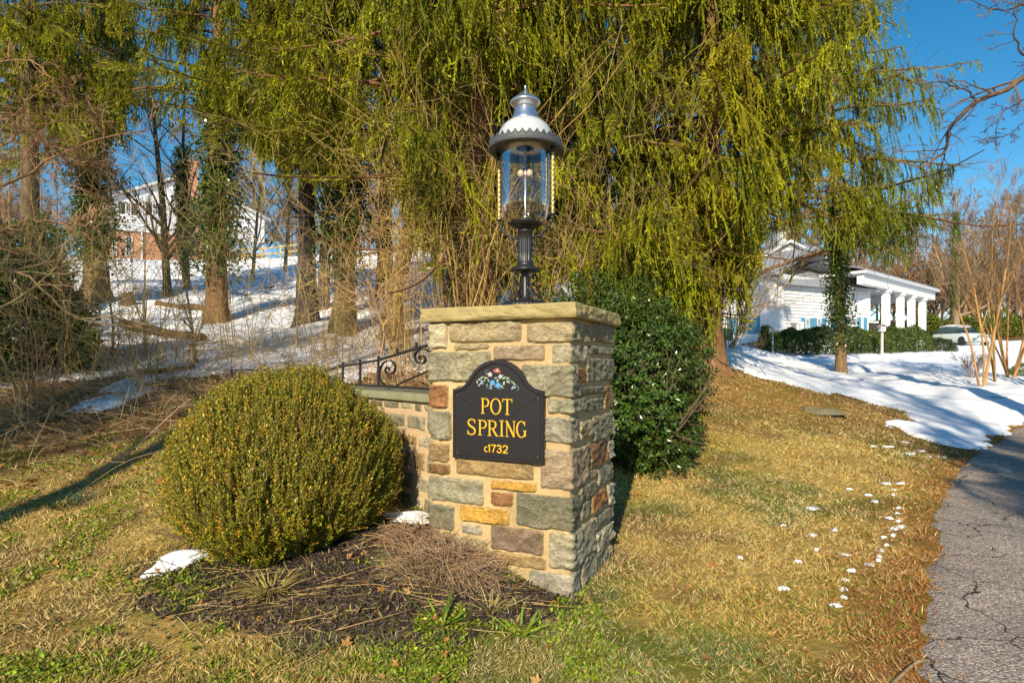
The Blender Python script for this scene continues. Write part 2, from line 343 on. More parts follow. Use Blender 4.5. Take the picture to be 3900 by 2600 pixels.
# ---------------- stone pillar ----------------
C0 = at(2172, 2286, 3.458)[:2]; D1 = np.array([-.905, .425]); D1 /= np.linalg.norm(D1); D2 = np.array([-D1[1], D1[0]]) * -1
if D2[1] < 0: D2 = -D2
WF, WS = .938, .847
CEN = C0 + D1 * WF / 2 + D2 * WS / 2
def wrap(s):
    """position and outward normal on the pillar's outline; s = 0 at the near corner, negative along the front"""
    s = np.asarray(s, float); r = .012
    P = np.zeros(s.shape + (2,)); Nn = np.zeros(s.shape + (2,))
    per = [(-WF - WS, -WF, C0 + D1 * WF + D2 * WS, -D2, D1), (-WF, 0, C0 + D1 * WF, -D1, -D2), (0, WS, C0, D2, -D1), (WS, WS + WF, C0 + D2 * WS, D1, D2)]
    for a, b, o, d, n in per:
        m = (s >= a - 1e-9) & (s <= b + 1e-9)
        P[m] = o + (s[m] - a)[:, None] * d; Nn[m] = n
    for c, na, nb in ((0, -D2, -D1), (-WF, D1, -D2), (WS, -D1, D2), (-WF - WS, D2, D1), (WF + WS, D2, D1)):
        m = np.abs(s - c) < r; t = ((s[m] - c) / r * .5 + .5)[:, None]
        if c == -WF - WS: t = t * 0 + .5
        if c == WF + WS: t = t * 0 + .5
        Nn[m] = nrm(na * (1 - t) + nb * t) * 1.25
    return P, Nn
def onface(u, v, face, off=0.0):
    """where the ray of photo pixel (u, v) meets the front (s < 0) or side (s > 0) plane of the pillar -> (s, z)"""
    d = np.array([(u - CU) / F, 1.0]); ax, n = ((D1, -D2) if face == 'f' else (D2, -D1)); o = C0 + n * off
    Y = (o @ n) / (d @ n); p = d * Y; s = (p - o) @ ax
    return (-s if face == 'f' else s), EYE - (v - HV) / F * Y
def cr(x, y): return 1600 + x / 1.307, 1100 + y / 1.307
# colour names for the stones
K = dict(g=(.235, .215, .145), b=(.32, .26, .155), p=(.30, .225, .15), o=(.46, .26, .055), r=(.25, .12, .05), d=(.17, .16, .105), t=(.28, .19, .09), w=(.31, .28, .21), n=(.18, .10, .05), v=(.23, .165, .11), l=(.36, .315, .215))
def px(f, x, y): return onface(*cr(x, y), f)
ST = []
def fr(x0, y0, x1, y1, c, wrapx=None):
    xm = (x0 + x1) / 2; s0 = px('f', x0, y0)[0]; s1 = px('f', min(x1, 747), y0)[0]
    if x0 < 75: s0 = -WF - .12 * rng.random() - .02
    z1 = px('f', xm, y0)[1]; z0 = px('f', xm, y1)[1]
    if wrapx: s1 = px('s', wrapx, y0)[0]
    ST.append((s0, s1, z0, z1, c))
def sd_(x0, y0, x1, y1, c):
    xm = (x0 + x1) / 2; s0 = px('s', x0, y0)[0]; s1 = px('s', x1, y0)[0]
    if x1 > 938: s1 = WS + .05 + .12 * rng.random()
    ST.append((s0, s1, px('s', xm, y1)[1], px('s', xm, y0)[1], c))
for a in [(57, 165, 138, 298, 'l'), (148, 160, 508, 266, 'b'), (165, 270, 348, 305, 'b'), (365, 278, 622, 357, 'p'), (57, 308, 355, 462, 'g'), (65, 475, 142, 592, 'r'),
          (60, 605, 158, 752, 'g'), (66, 765, 148, 862, 't'), (66, 868, 150, 922, 'n'), (180, 850, 565, 937, 't'), (60, 938, 317, 1064, 'g'), (352, 955, 580, 1006, 'o'), (350, 1008, 465, 1085, 'r'),
          (60, 1070, 172, 1196, 'd'), (200, 1082, 446, 1166, 'o'), (205, 1168, 310, 1222, 'w'), (350, 1182, 617, 1312, 'v'), (90, 1230, 335, 1300, 'b'), (378, 1318, 628, 1385, 't'), (62, 1310, 360, 1400, 'g'),
          (180, 480, 330, 620, 'g'), (345, 400, 490, 520, 'b'), (345, 535, 600, 660, 't'), (180, 640, 330, 840, 'g'), (345, 675, 600, 835, 'b'), (150, 1410, 520, 1520, 'g'), (62, 1410, 130, 1560, 't'), (180, 1530, 520, 1640, 'd')]: fr(*a)
for a in [(530, 165, 747, 268, 'b', 845), (655, 272, 747, 372, 'l', 833), (503, 372, 747, 538, 'g', 779), (630, 542, 747, 622, 'g', 818), (615, 634, 747, 768, 'w', 780), (597, 795, 747, 998, 'p', 838),
          (478, 1022, 747, 1192, 'd', 788), (642, 1208, 747, 1395, 'l', 862), (540, 1405, 747, 1560, 'w', 790)]: fr(*a)
for a in [(852, 170, 943, 270, 'p'), (838, 282, 940, 330, 'g'), (822, 342, 943, 464, 'g'), (785, 390, 816, 470, 'r'), (782, 482, 905, 530, 'd'), (912, 478, 943, 600, 't'), (822, 541, 905, 610, 'g'),
          (785, 655, 850, 745, 'b'), (856, 622, 948, 745, 'g'), (845, 755, 925, 880, 'n'), (930, 750, 953, 845, 'w'), (880, 872, 955, 968, 'g'), (845, 895, 872, 942, 'p'), (790, 965, 872, 1045, 'd'),
          (795, 1055, 840, 1150, 'g'), (848, 1000, 922, 1098, 'r'), (928, 965, 958, 1075, 'w'), (865, 1100, 955, 1172, 'g'), (868, 1185, 950, 1280, 'l'), (800, 1300, 900, 1440, 'g'), (795, 1450, 880, 1530, 'w'), (905, 1290, 955, 1380, 'g')]: sd_(*a)
# the two far faces in random courses
for face0, face1 in ((-WF - WS + .02, -WF - .16), (WS + .19, WS + WF - .02)):
    z = .05
    while z < 1.55:
        h = rng.uniform(.07, .15); s = face0
        while s < face1 - .06:
            ww = min(rng.uniform(.14, .38), face1 - s); ST.append((s, s + ww - .018, z, min(z + h - .015, 1.6), random.choice('ggbtdwlpr'))); s += ww
        z += h
CAPZ0, CAPZ1 = 1.619, 1.704
pil = thing('stone_pillar', 'square grey and buff stone gate pillar carrying the name plaque and the lamp', 'pillar', (CEN[0], CEN[1], 0))
def L3(o): return (CEN[0], CEN[1], 0)
core = MB()
ins = .0
per = np.linspace(-WF - WS + 1e-4, WF + WS - 1e-4, 160)
zz = np.linspace(-.25, CAPZ0 - .001, 90); SS, ZZ = np.meshgrid(per, zz); Pp, Nn = wrap(SS)
off = -.004 + .0035 * fbm(SS * 14, ZZ * 14, s=41, o=3)
V = np.concatenate([Pp + Nn * off[..., None], ZZ[..., None]], -1)
core.add(V, gridq(90, 160), None, np.array([.47, .35, .185]) * (1 + .12 * fbm(SS * 5, ZZ * 5, s=43))[..., None].reshape(-1, 1))
core.build('mortar_core', M['mortar'], pil, L3(0), True)
def stone_grid(mb, s0, s1, z0, z1, c, wrapf, seed, depth=.016, cell=.0085):
    ns = max(6, int((s1 - s0) / cell)); nz = max(6, int((z1 - z0) / cell))
    a = np.linspace(0, 1, ns); b = np.linspace(0, 1, nz)
    A, B = np.meshgrid(a, b); S = s0 + A * (s1 - s0); Z = z0 + B * (z1 - z0)
    ds = np.minimum(A, 1 - A) * (s1 - s0); dz = np.minimum(B, 1 - B) * (z1 - z0)
    e = np.minimum(ds, dz); rc = .018; corner = np.maximum(0, rc - ds) ** 2 + np.maximum(0, rc - dz) ** 2
    e = np.where((ds < rc) & (dz < rc), rc - np.sqrt(corner), e)
    # ragged outline
    e = e - .0035 * (1 + fbm(S * 22, Z * 22, seed, s=51, o=2))
    prof = sst(e / .005) ** .5
    lay = fbm(S * 7, Z * 55 + 5 * fbm(S * 5, Z * 5, seed), seed * 3.7, s=53, o=3)
    n = fbm(S * 16, Z * 24, seed, s=57, o=4); cl = vnoise(S * 6 + 9, Z * 13, seed, s=59)
    k = rng.uniform(.5, 1.2)
    dep = depth * rng.uniform(.7, 1.2) * prof + prof * (.0085 * lay * k + .0060 * n + .0035 * np.abs(cl)) - .010 * (1 - prof)
    P, Nn = wrapf(S)
    V = np.concatenate([P + Nn * dep[..., None], Z[..., None]], -1)
    base = np.array(K[c]) * rng.uniform(.85, 1.15); cc = base * (1 + .26 * lay + .22 * n)[..., None] + np.array([.05, .03, 0]) * np.clip(vnoise(S * 8, Z * 8, seed, s=61), 0, 1)[..., None]
    mc = np.array([.47, .35, .185]); cc = cc * sst(e / .004)[..., None] + mc * (1 - sst(e / .004)[..., None])
    # thin yellow lichen low on the side face
    mb.add(V, gridq(nz, ns), None, np.clip(cc, .02, .9).reshape(-1, 3))
sb = MB()
for i, (s0, s1, z0, z1, c) in enumerate(ST):
    if z1 - z0 > .01 and s1 - s0 > .01: stone_grid(sb, s0, s1, z0, z1, c, wrap, i * 1.37)
sb.build('stonework', M['stone'], pil, L3(0), True)
# capstone: slab with a rock-faced edge
def slab(name, corners, z0, z1, m, parent, loc, col, n=90, dep=.006, seed=0, lvl=None):
    """flat slab over a 4-cornered plan with a chipped face around it"""
    c = np.array(corners, float); mb = MB(); cen = c.mean(0); ring = []
    for i in range(4):
        a, b = c[i], c[(i + 1) % 4]; k = max(4, int(np.linalg.norm(b - a) / .012)); t = np.arange(k)[:, None] / k; ring.append(a + (b - a) * t)
    ring = np.concatenate(ring); N = len(ring); zs = np.linspace(0, 1, 9); out = nrm(ring - cen); V = []
    L = np.arange(N) * .012
    for q, t in enumerate(zs):
        bul = .004 * math.sin(math.pi * t) - .006 * (abs(t - .5) > .49)
        chip = dep * (fbm(L * 14, t * 3.0, seed, s=71, o=3) - .6 * np.abs(vnoise(L * 9, t * 2, seed, s=73)))
        V.append(np.concatenate([ring + out * (bul + chip)[:, None], np.full((N, 1), z0 + (z1 - z0) * t)], 1))
    V = np.array(V); i = np.arange(8)[:, None] * N; j = np.arange(N); k = (j + 1) % N
    mb.add(V, np.stack([i + j, i + k, i + N + k, i + N + j], -1), None, col)
    for zz, sg in ((z0, 0), (z1, 8)):
        mb.add(np.concatenate([V[sg], [[*cen, zz + (0 if not sg else .002)]]]), None, np.stack([j, k, np.full(N, N)], -1), col)
    return mb.build(name, m, parent, loc, False)
e = .05
capc = [C0 - D1 * e - D2 * e, C0 + D1 * (WF + e) - D2 * e, C0 + D1 * (WF + e) + D2 * (WS + e), C0 - D1 * e + D2 * (WS + e)]
slab('capstone', capc, CAPZ0, CAPZ1, M['capstone'], pil, L3(0), (.36, .29, .13), seed=3, dep=.008)

# ---------------- wing wall with iron railing ----------------
W0 = np.array([-.36, 4.06]); WD = nrm(np.array([-.647, .763])); WN = np.array([-WD[1], WD[0]]) * 1.0
if WN @ W0 > 0: WN = -WN                              # towards the camera
WL = 4.3; WZ = 1.136
def onwall(u, v, off=0.0):
    d = np.array([(u - CU) / F, 1.0]); o = W0 + WN * off; Y = (o @ WN) / (d @ WN); p = d * Y
    return (p - o) @ WD, EYE - (v - HV) / F * Y
wth = .34
wall = thing('garden_wall', 'low rubble stone wing wall running back from the pillar behind the boxwood', 'wall', (W0[0], W0[1], 0))
def wwrap(s):
    s = np.asarray(s, float); P = W0 + s[..., None] * WD; return P, np.broadcast_to(WN, P.shape)
def wwrapb(s):
    s = np.asarray(s, float); P = W0 - WN * wth + s[..., None] * WD; return P, np.broadcast_to(-WN, P.shape)
wl = (W0[0], W0[1], 0)
mb = MB(); cc = W0 + WD * WL / 2 - WN * wth / 2
mb.box((*cc, (WZ - .055) / 2 - .3), (WL, wth, WZ - .055 + .6), (WD, WN), (.56, .41, .25)); mb.build('mortar_core', M['mortar'], wall, wl)
mb = MB()
for wf in (wwrap, wwrapb):
    z = -.1
    while z < WZ - .08:
        h = rng.uniform(.1, .17); s = 0.0 if z > .1 else .1
        while s < WL - .05:
            ww = min(rng.uniform(.13, .32), WL - s); zt = min(z + h - .03, WZ - .07)
            if zt - z > .03: stone_grid(mb, s, s + ww - .03, z + rng.uniform(-.008, .008), zt, random.choice('ggdgtdgl'), wf, rng.uniform(0, 90), .008, .013 if wf is wwrap else .03)
            s += ww
        z += h
mb.build('stonework', M['stone'], wall, wl, True)
o_ = .035
slab('coping', [W0 + WN * o_ - WD * -.0, W0 + WD * (WL + o_) + WN * o_, W0 + WD * (WL + o_) - WN * (wth + o_), W0 - WN * (wth + o_)], WZ - .055, WZ, M['capstone'], wall, wl, (.29, .28, .17), seed=9, dep=.004)
rl = thing('iron_railing', 'low black wrought iron railing with scrolls on the wing wall coping', 'railing', (W0[0], W0[1], WZ))
ro = -.12; lr = (W0[0], W0[1], WZ)
def RW(s, z, o=0): p = W0 + WD * s + WN * (ro + o); return np.array([p[0], p[1], z])
def c3(x, y): return 950 + x / 2.24, 1250 + y / 2.24
def rp(x, y): s, z = onwall(*c3(x, y), ro); return s, z
top = [rp(*p) for p in ((-200, 352), (100, 355), (640, 356), (800, 322), (945, 298), (1100, 270), (1260, 222), (1425, 172), (1560, 132))]
def bar(pts, wd=.012, ht=.03):
    m = MB(); pts = np.array([RW(s, z) for s, z in pts]); t = nrm(np.gradient(pts, axis=0)); n = np.append(WN, 0.0); up = nrm(np.cross(t, n)); up = np.where(up[:, 2:3] < 0, -up, up) if abs(up[:, 2]).min() > .2 else up
    V = np.stack([pts + n * a * wd / 2 + up * b * ht / 2 for a, b in ((-1, -1), (1, -1), (1, 1), (-1, 1))], 1); Kn = len(pts)
    i = np.arange(Kn - 1)[:, None] * 4; j = np.arange(4); k = (j + 1) % 4
    m.add(V, np.concatenate([np.stack([i + j, i + k, i + 4 + k, i + 4 + j], -1).reshape(-1, 4), [[0, 1, 2, 3], [4 * Kn - 1, 4 * Kn - 2, 4 * Kn - 3, 4 * Kn - 4]]])); return m
bar(top, .03, .016).build('top_rail', M['rail'], rl, lr)
bar([(.0, WZ + .03), (WL - .3, WZ + .03)], .035, .022).build('bottom_rail', M['rail'], rl, lr)
for x in (-150, 95, 330, 560, 640, 797, 945, 1100):
    s = rp(x, 400)[0]; zt = np.interp(s, [t[0] for t in top[::-1]], [t[1] for t in top[::-1]])
    m = MB(); m.box((*RW(s, (WZ + .04 + zt + .035) / 2)[:2], (WZ + .04 + zt + .035) / 2), (.018, .018, zt + .035 - WZ - .04), (WD, WN)); m.build('baluster', M['rail'], rl, lr)
for x in (1260, 1425):
    s = rp(x, 200)[0]; zt = np.interp(s, [t[0] for t in top[::-1]], [t[1] for t in top[::-1]])
    m = MB(); m.box((*RW(s, zt)[:2], zt + .025), (.018, .018, .05), (WD, WN)); m.build('finial_stub', M['rail'], rl, lr)
def scroll(pts): bar([rp(*p) for p in pts], .02, .009).build('scroll', M['rail'], rl, lr)
def spir(cx, cy, r0, r1, a0, a1, n=26):
    t = np.linspace(0, 1, n); a = np.radians(a0 + (a1 - a0) * t); r = r0 + (r1 - r0) * t ** .8; return [(cx + r_ * math.cos(a_), cy - r_ * math.sin(a_)) for a_, r_ in zip(a, r)]
def cr_curve(P, n=8):
    P = np.array(P, float); P = np.concatenate([[2 * P[0] - P[1]], P, [2 * P[-1] - P[-2]]]); o = []
    for i in range(1, len(P) - 2):
        for t in np.arange(n) / n:
            o.append(.5 * (2 * P[i] + (P[i + 1] - P[i - 1]) * t + (2 * P[i - 1] - 5 * P[i] + 4 * P[i + 1] - P[i + 2]) * t * t + (3 * P[i] - P[i - 1] - 3 * P[i + 1] + P[i + 2]) * t ** 3))
    return o + [P[-2]]
scroll(cr_curve([(1195, 352), (1180, 330), (1162, 345), (1165, 375), (1195, 392), (1232, 370), (1245, 325), (1225, 288), (1185, 275), (1140, 300), (1112, 360), (1115, 430), (1145, 475), (1195, 497), (1240, 492), (1320, 455), (1550, 352)]))
scroll(cr_curve([(1448, 262), (1440, 238), (1458, 232), (1478, 250), (1465, 285), (1440, 300), (1415, 270), (1412, 225), (1440, 190), (1490, 178), (1530, 195), (1555, 235)]) if False else cr_curve([(1462, 262), (1448, 248), (1462, 234), (1485, 240), (1502, 262), (1490, 292), (1458, 300), (1425, 282), (1412, 240), (1428, 198), (1470, 178), (1520, 188), (1552, 225)]))

# ---------------- name plaque ----------------
PO = .034
def c4(x, y): return 1700 + x / 3.483, 1350 + y / 3.483
def pl(x, y): s, z = onface(*c4(x, y), 'f', PO); return -s, z          # distance from near corner, height
sL = (pl(80, 455)[0] + pl(90, 1370)[0]) / 2; sR = (pl(1298, 480)[0] + pl(1290, 1455)[0]) / 2
zS = (pl(80, 455)[1] + pl(1298, 480)[1]) / 2; zB = (pl(90, 1370)[1] + pl(1290, 1455)[1]) / 2; zT = pl(690, 70)[1]
SW = sL - sR; sM = (sL + sR) / 2
plq = thing('name_plaque', 'black arched plaque with gold lettering and painted flowers on the pillar', 'plaque', (*(C0 + D1 * sM - D2 * .012), zB))
lp = (*(C0 + D1 * sM - D2 * .012), zB)
def PQ(x, z, o): p = C0 + D1 * (sM - x) - D2 * o; return np.stack(np.broadcast_arrays(p[..., 0], p[..., 1], z), -1) if np.ndim(x) == 0 else None
def PQa(xz, o):
    xz = np.asarray(xz, float); p = C0 + D1 * (sM - xz[:, :1]) - D2 * o; return np.concatenate([p, xz[:, 1:2]], 1)
hw = SW / 2; ar = zT - zS
def outline(inset=0):
    h = hw - inset; o = [(-h, zB + inset), (h, zB + inset), (h, zS - inset)]
    rr_ = [(.97, 0), (.90, .02), (.80, .075), (.715, .17), (.655, .30), (.60, .44), (.52, .62), (.40, .80), (.27, .92), (.13, .985), (0, 1)]
    f = (ar) ; pts = [(a * hw - inset * (.75 if b > .2 else .35), zS - inset + b * f) for a, b in rr_]
    o += pts; o += [(-x, z) for x, z in pts[::-1][1:]]; o += [(-h, zS - inset)]
    return np.array(o)
def strip(mb, A, oa, B, ob, col=(1, 1, 1)):
    n = len(A); V = np.concatenate([PQa(A, oa), PQa(B, ob)]); j = np.arange(n); k = (j + 1) % n
    mb.add(V, np.stack([j, k, n + k, n + j], -1), None, col)
O0 = outline(0); O1 = outline(.006); O2 = outline(.018); O3 = outline(.024)
m = MB(); strip(m, O0, .008, O0, PO); strip(m, O0, PO, O1, PO + .007); strip(m, O1, PO + .007, O2, PO + .007); strip(m, O2, PO + .007, O3, PO)
m.build('frame_moulding', M['board'], plq, lp)
m = MB(); n = len(O3); cc = np.array([[0, (zB + zS) / 2]]); m.add(PQa(np.concatenate([O3, cc]), PO), None, [(i, (i + 1) % n, n) for i in range(n)]); m.build('board', M['board'], plq, lp)
def plx(x, y): s, z = pl(x, y); return sM - s, z
_lay = [0]
def shape(mb, pts, o=PO + .003, col=(1, 1, 1), cen=None):
    """flat raised polygon with sides, star-shaped about its centre"""
    _lay[0] += 1; o = o + (_lay[0] % 7) * .00012
    pts = np.array(pts, float); n = len(pts); V = PQa(pts, o); c = PQa(np.array([pts.mean(0) if cen is None else cen]), o); j = np.arange(n); k = (j + 1) % n
    mb.add(np.concatenate([V, c]), None, np.stack([j, k, np.full(n, n)], -1), col)
    mb.add(np.concatenate([V, PQa(pts, PO - .0005)]), np.stack([j, k, n + k, n + j], -1), None, col)
def stroke(mb, pts, wds, o=PO + .003, col=(1, 1, 1)):
    _lay[0] += 1; o = o + (_lay[0] % 7) * .00012
    p = np.array(pts, float); t = nrm(np.gradient(p, axis=0)); nn = np.stack([-t[:, 1], t[:, 0]], 1); w_ = np.broadcast_to(np.asarray(wds, float), len(p))[:, None] / 2
    A = p + nn * w_; B = p - nn * w_; n = len(p); V = np.concatenate([PQa(A, o), PQa(B, o), PQa(A, PO - .0005), PQa(B, PO - .0005)]); j = np.arange(n - 1)
    Q = np.concatenate([np.stack([j, j + 1, n + j + 1, n + j], -1), np.stack([j, j + 1, 2 * n + j + 1, 2 * n + j], -1), np.stack([n + j, n + j + 1, 3 * n + j + 1, 3 * n + j], -1), [[0, n, 3 * n, 2 * n], [n - 1, 2 * n - 1, 4 * n - 1, 3 * n - 1]]])
    mb.add(V, Q, None, col)
def glyph(ch):
    """serif capital drawn in a box 0..w by 0..1: list of (points, widths); returns strokes and width"""
    T, t, sf = .125, .06, .045
    S = []
    def L(a, b, w_): S.append(([a, b], w_))
    def ell(cx, cy, rx, ry, a0, a1, wf, n=28):
        a = np.radians(np.linspace(a0, a1, n)); S.append(([(cx + rx * math.cos(q), cy + ry * math.sin(q)) for q in a], [wf(q) for q in a]))
    fat = lambda q: t + (T - t) * abs(math.cos(q)) ** 1.3
    def stem(x, y0=0, y1=1, se=.1): L((x, y0), (x, y1), T); L((x - se - T / 2, y0 + sf / 2), (x + se + T / 2, y0 + sf / 2), sf); L((x - se - T / 2, y1 - sf / 2), (x + se + T / 2, y1 - sf / 2), sf)
    if ch == 'I': stem(.17); return S, .34
    if ch == 'P' or ch == 'R':
        stem(.17, se=.07); L((.17, 1 - t / 2), (.36, 1 - t / 2), t); L((.17, .47), (.36, .47), t); ell(.34, (1 - t / 2 + .47) / 2, .22, (1 - t / 2 - .47) / 2, -90, 90, fat)
        if ch == 'R': S.append(([(.34, .47), (.42, .36), (.55, .12), (.64, 0.02)], [T * .7, T, T, T * .9])); L((.55, sf / 2), (.74, sf / 2), sf); return S, .72
        return S, .60
    if ch == 'O': ell(.36, .5, .30, .48, 0, 360, fat, 48); return S, .72
    if ch == 'T':
        L((.34, 0), (.34, 1), T); L((.2, sf / 2), (.48, sf / 2), sf); L((.02, 1 - t / 2), (.66, 1 - t / 2), t); L((.045, .98), (.03, .78), .05); L((.635, .98), (.65, .78), .05); return S, .68
    if ch == 'N':
        L((.13, 0), (.13, 1), t); L((.03, sf / 2), (.25, sf / 2), sf); L((.0, 1 - sf / 2), (.2, 1 - sf / 2), sf); L((.1, .98), (.66, .02), T * 1.05); L((.66, 0), (.66, 1), t); L((.56, 1 - sf / 2), (.78, 1 - sf / 2), sf); return S, .78
    if ch == 'G':
        ell(.40, .5, .33, .48, 48, 322, fat, 40); L((.66, .08), (.66, .42), T); L((.53, .42), (.77, .42), sf); L((.64, .98), (.635, .72), .055); return S, .80
    if ch == 'S':
        c = cr_curve([(.50, .80), (.44, .93), (.29, .975), (.14, .90), (.09, .75), (.16, .61), (.30, .51), (.44, .41), (.52, .26), (.46, .09), (.29, .022), (.13, .07), (.07, .22)], 5); n = len(c)
        S.append((c, [t + (T - t) * math.sin(math.pi * i / (n - 1)) ** 1.5 for i in range(n)])); L((.51, .97), (.50, .74), .05); L((.055, .03), (.065, .28), .05); return S, .6
lt = MB()
def letter(ch, x0, x1, y0, y1):
    S, gw = glyph(ch); a, zt = plx(x0, y0); b, _ = plx(x1, y0); _, zb = plx(x0, y1)
    for P, wd in S:
        P = [(a + p[0] / gw * (b - a), zb + p[1] * (zt - zb)) for p in P]; stroke(lt, P, np.asarray(wd) * (zt - zb) * .86)
for a in (('P', 452, 570, 575, 780), ('O', 583, 732, 578, 790), ('T', 742, 880, 585, 795), ('S', 275, 400, 848, 1058), ('P', 413, 537, 862, 1065), ('R', 540, 692, 867, 1074), ('I', 705, 768, 870, 1081), ('N', 783, 922, 875, 1088), ('G', 926, 1070, 878, 1096)): letter(*a)
lt.build('gold_lettering', M['gold'], plq, lp)
dg = MB()
def sans(ch, x0, x1, y0, y1):
    a, zt = plx(x0, y0); b, _ = plx(x1, y0); _, zb = plx(x0, y1); T = .15
    if ch == 'c': c = [[(.5 + .42 * math.cos(q), .5 + .45 * math.sin(q)) for q in np.radians(np.linspace(48, 312, 20))]]; T = .2
    if ch == '1': c = [[(.55, 0), (.55, 1)], [(.55, .95), (.2, .72)]]
    if ch == '7': c = [[(.03, .93), (.95, .93)], [(.93, .95), (.6, .55), (.38, 0)]]
    if ch == '3': c = [cr_curve([(.08, .76), (.18, .9), (.45, .94), (.75, .86), (.8, .7), (.68, .57), (.38, .53)], 5), cr_curve([(.38, .53), (.72, .48), (.88, .3), (.78, .12), (.48, .05), (.18, .1), (.05, .27)], 5)]
    if ch == '2': c = [cr_curve([(.08, .7), (.16, .88), (.45, .95), (.76, .88), (.84, .68), (.7, .46), (.35, .24), (.08, .04)], 5), [(.05, .06), (.92, .06)]]
    for P in c: stroke(dg, [(a + p[0] * (b - a), zb + p[1] * (zt - zb)) for p in P], T * (zt - zb))
for a in (('c', 507, 553, 1215, 1287), ('1', 555, 590, 1187, 1290), ('7', 594, 662, 1190, 1293), ('3', 672, 738, 1192, 1300), ('2', 748, 822, 1200, 1305)): sans(*a)
dg.build('date_numerals', M['gold'], plq, lp)
fm = MB()
def leafp(x, y, a, l, w_, col):
    a = math.radians(a); d = np.array([math.cos(a), -math.sin(a)]); n = np.array([-d[1], d[0]]); c = np.array([x, y])
    P = [c - d * l / 2, c - d * l * .1 + n * w_ / 2, c + d * l * .3 + n * w_ * .35, c + d * l / 2, c + d * l * .3 - n * w_ * .35, c - d * l * .1 - n * w_ / 2]
    shape(fm, [plx(*p) for p in P], PO + .0015, col)
def flower(x, y, r, n, c1, c2, ph=0):
    for i in range(n): a = ph + i * 360 / n; leafp(x + r * .55 * math.cos(R(a)), y - r * .55 * math.sin(R(a)), a, r, r * .62, np.array(c1) * (1 if i % 2 else .75))
    leafp(x, y, 0, r * .5, r * .4, c2)
BL = (.10, .35, .72); LB = (.35, .5, .68); WH = (.6, .55, .56); GR = (.36, .46, .30); RD = (.6, .16, .12); PK = (.62, .42, .40)
for a in ((470, 305, 30, 60, 24), (525, 310, 0, 55, 24), (440, 330, 150, 40, 18), (505, 345, 60, 40, 18), (560, 345, 80, 45, 20), (655, 310, 10, 55, 24), (680, 345, 60, 45, 26), (765, 310, 20, 60, 26), (815, 310, -10, 55, 26), (820, 360, -30, 60, 26), (765, 380, 80, 60, 26), (735, 420, -40, 45, 20), (880, 365, -20, 50, 18), (900, 390, -40, 45, 18), (590, 410, 200, 45, 20), (640, 400, 60, 30, 14), (410, 360, 120, 35, 16), (540, 400, 30, 35, 14)): leafp(*a, np.array(GR) * rng.uniform(.7, 1.1))
flower(612, 372, 38, 7, BL, (.6, .7, .75)); flower(688, 405, 40, 6, BL, (.5, .65, .8), 20); flower(580, 262, 36, 5, WH, PK, 90); flower(718, 292, 32, 5, WH, (.25, .3, .6), 30)
for a in (100, 55, 140, 20, 75): leafp(668 + 34 * math.cos(R(a)), 240 - 34 * math.sin(R(a)), a, 60, 20, RD if a != 75 else PK)
for x, y in ((438, 405), (470, 350), (480, 378), (462, 380), (875, 448), (910, 435), (890, 428), (592, 445)): flower(x, y, 15, 5, LB, (.6, .65, .7))
for P in ([(560, 330), (500, 290), (445, 320), (405, 360), (425, 400)], [(790, 330), (850, 340), (910, 390), (960, 440), (940, 480)], [(620, 430), (560, 440), (530, 415)], [(720, 260), (760, 280), (790, 320)], [(540, 280), (520, 230), (560, 200)], [(640, 420), (700, 450), (770, 440)]):
    stroke(fm, [plx(*p) for p in cr_curve(P, 4)], .0022, PO + .001, (.28, .33, .36))
fm.build('painted_flowers', M['paint'], plq, lp)
for x, y in ((152, 543), (1215, 578), (150, 1300), (1210, 1365)):
    X0, Z0 = plx(x, y); th_ = np.linspace(0, 2 * math.pi, 13)[:-1]; m = MB(); P = [(X0 + .0055 * math.cos(a), Z0 + .0055 * math.sin(a)) for a in th_]
    n = 12; m.add(np.concatenate([PQa(np.array(P), PO - .001), PQa(np.array(P) * 1, PO + .003), PQa(np.array([[X0, Z0]]), PO + .0045)]), [(i, (i + 1) % n, n + (i + 1) % n, n + i) for i in range(n)], [(n + i, n + (i + 1) % n, 2 * n) for i in range(n)])
    m.build('screw', M['zinc'], plq, lp, True)

# ---------------- gas-style lamp on the pillar ----------------
LX, LY = CEN; lb = (LX, LY, CAPZ1)
lamp = thing('post_lamp', 'black and aluminium globe lamp with white dome standing on the stone pillar', 'lamp', lb)
def lz(cy): return 3.261 - .0009857 * cy
q_ = .0009857
def LP(name, prof, m, n=48, parent=None, smooth=True, squash=None):
    b = MB(); b.lathe((LX, LY, 0), [(r * q_, lz(c)) for r, c in prof], n, squash=squash); return b.build(name, m, parent or lamp, lb if parent is None else None, smooth)
LP('chimney_cap', [(0, 44), (6, 46), (9, 54), (8, 62), (5, 66), (9, 72), (12, 84), (22, 97), (26, 99), (30, 104), (44, 114), (50, 116), (58, 124), (66, 128), (84, 142), (100, 155), (104, 164), (102, 172), (96, 178), (78, 196), (66, 203), (60, 196)], M['alu'])
LP('chimney_neck', [(62, 176), (64, 188), (70, 208), (78, 226), (80, 243), (90, 262), (97, 284), (99, 292), (60, 294)], M['alu'])
dome = LP('dome', [(97, 288), (122, 300), (148, 322), (168, 348), (182, 378), (190, 412), (193, 440), (197, 470), (120, 474), (60, 474)], M['enamel'])
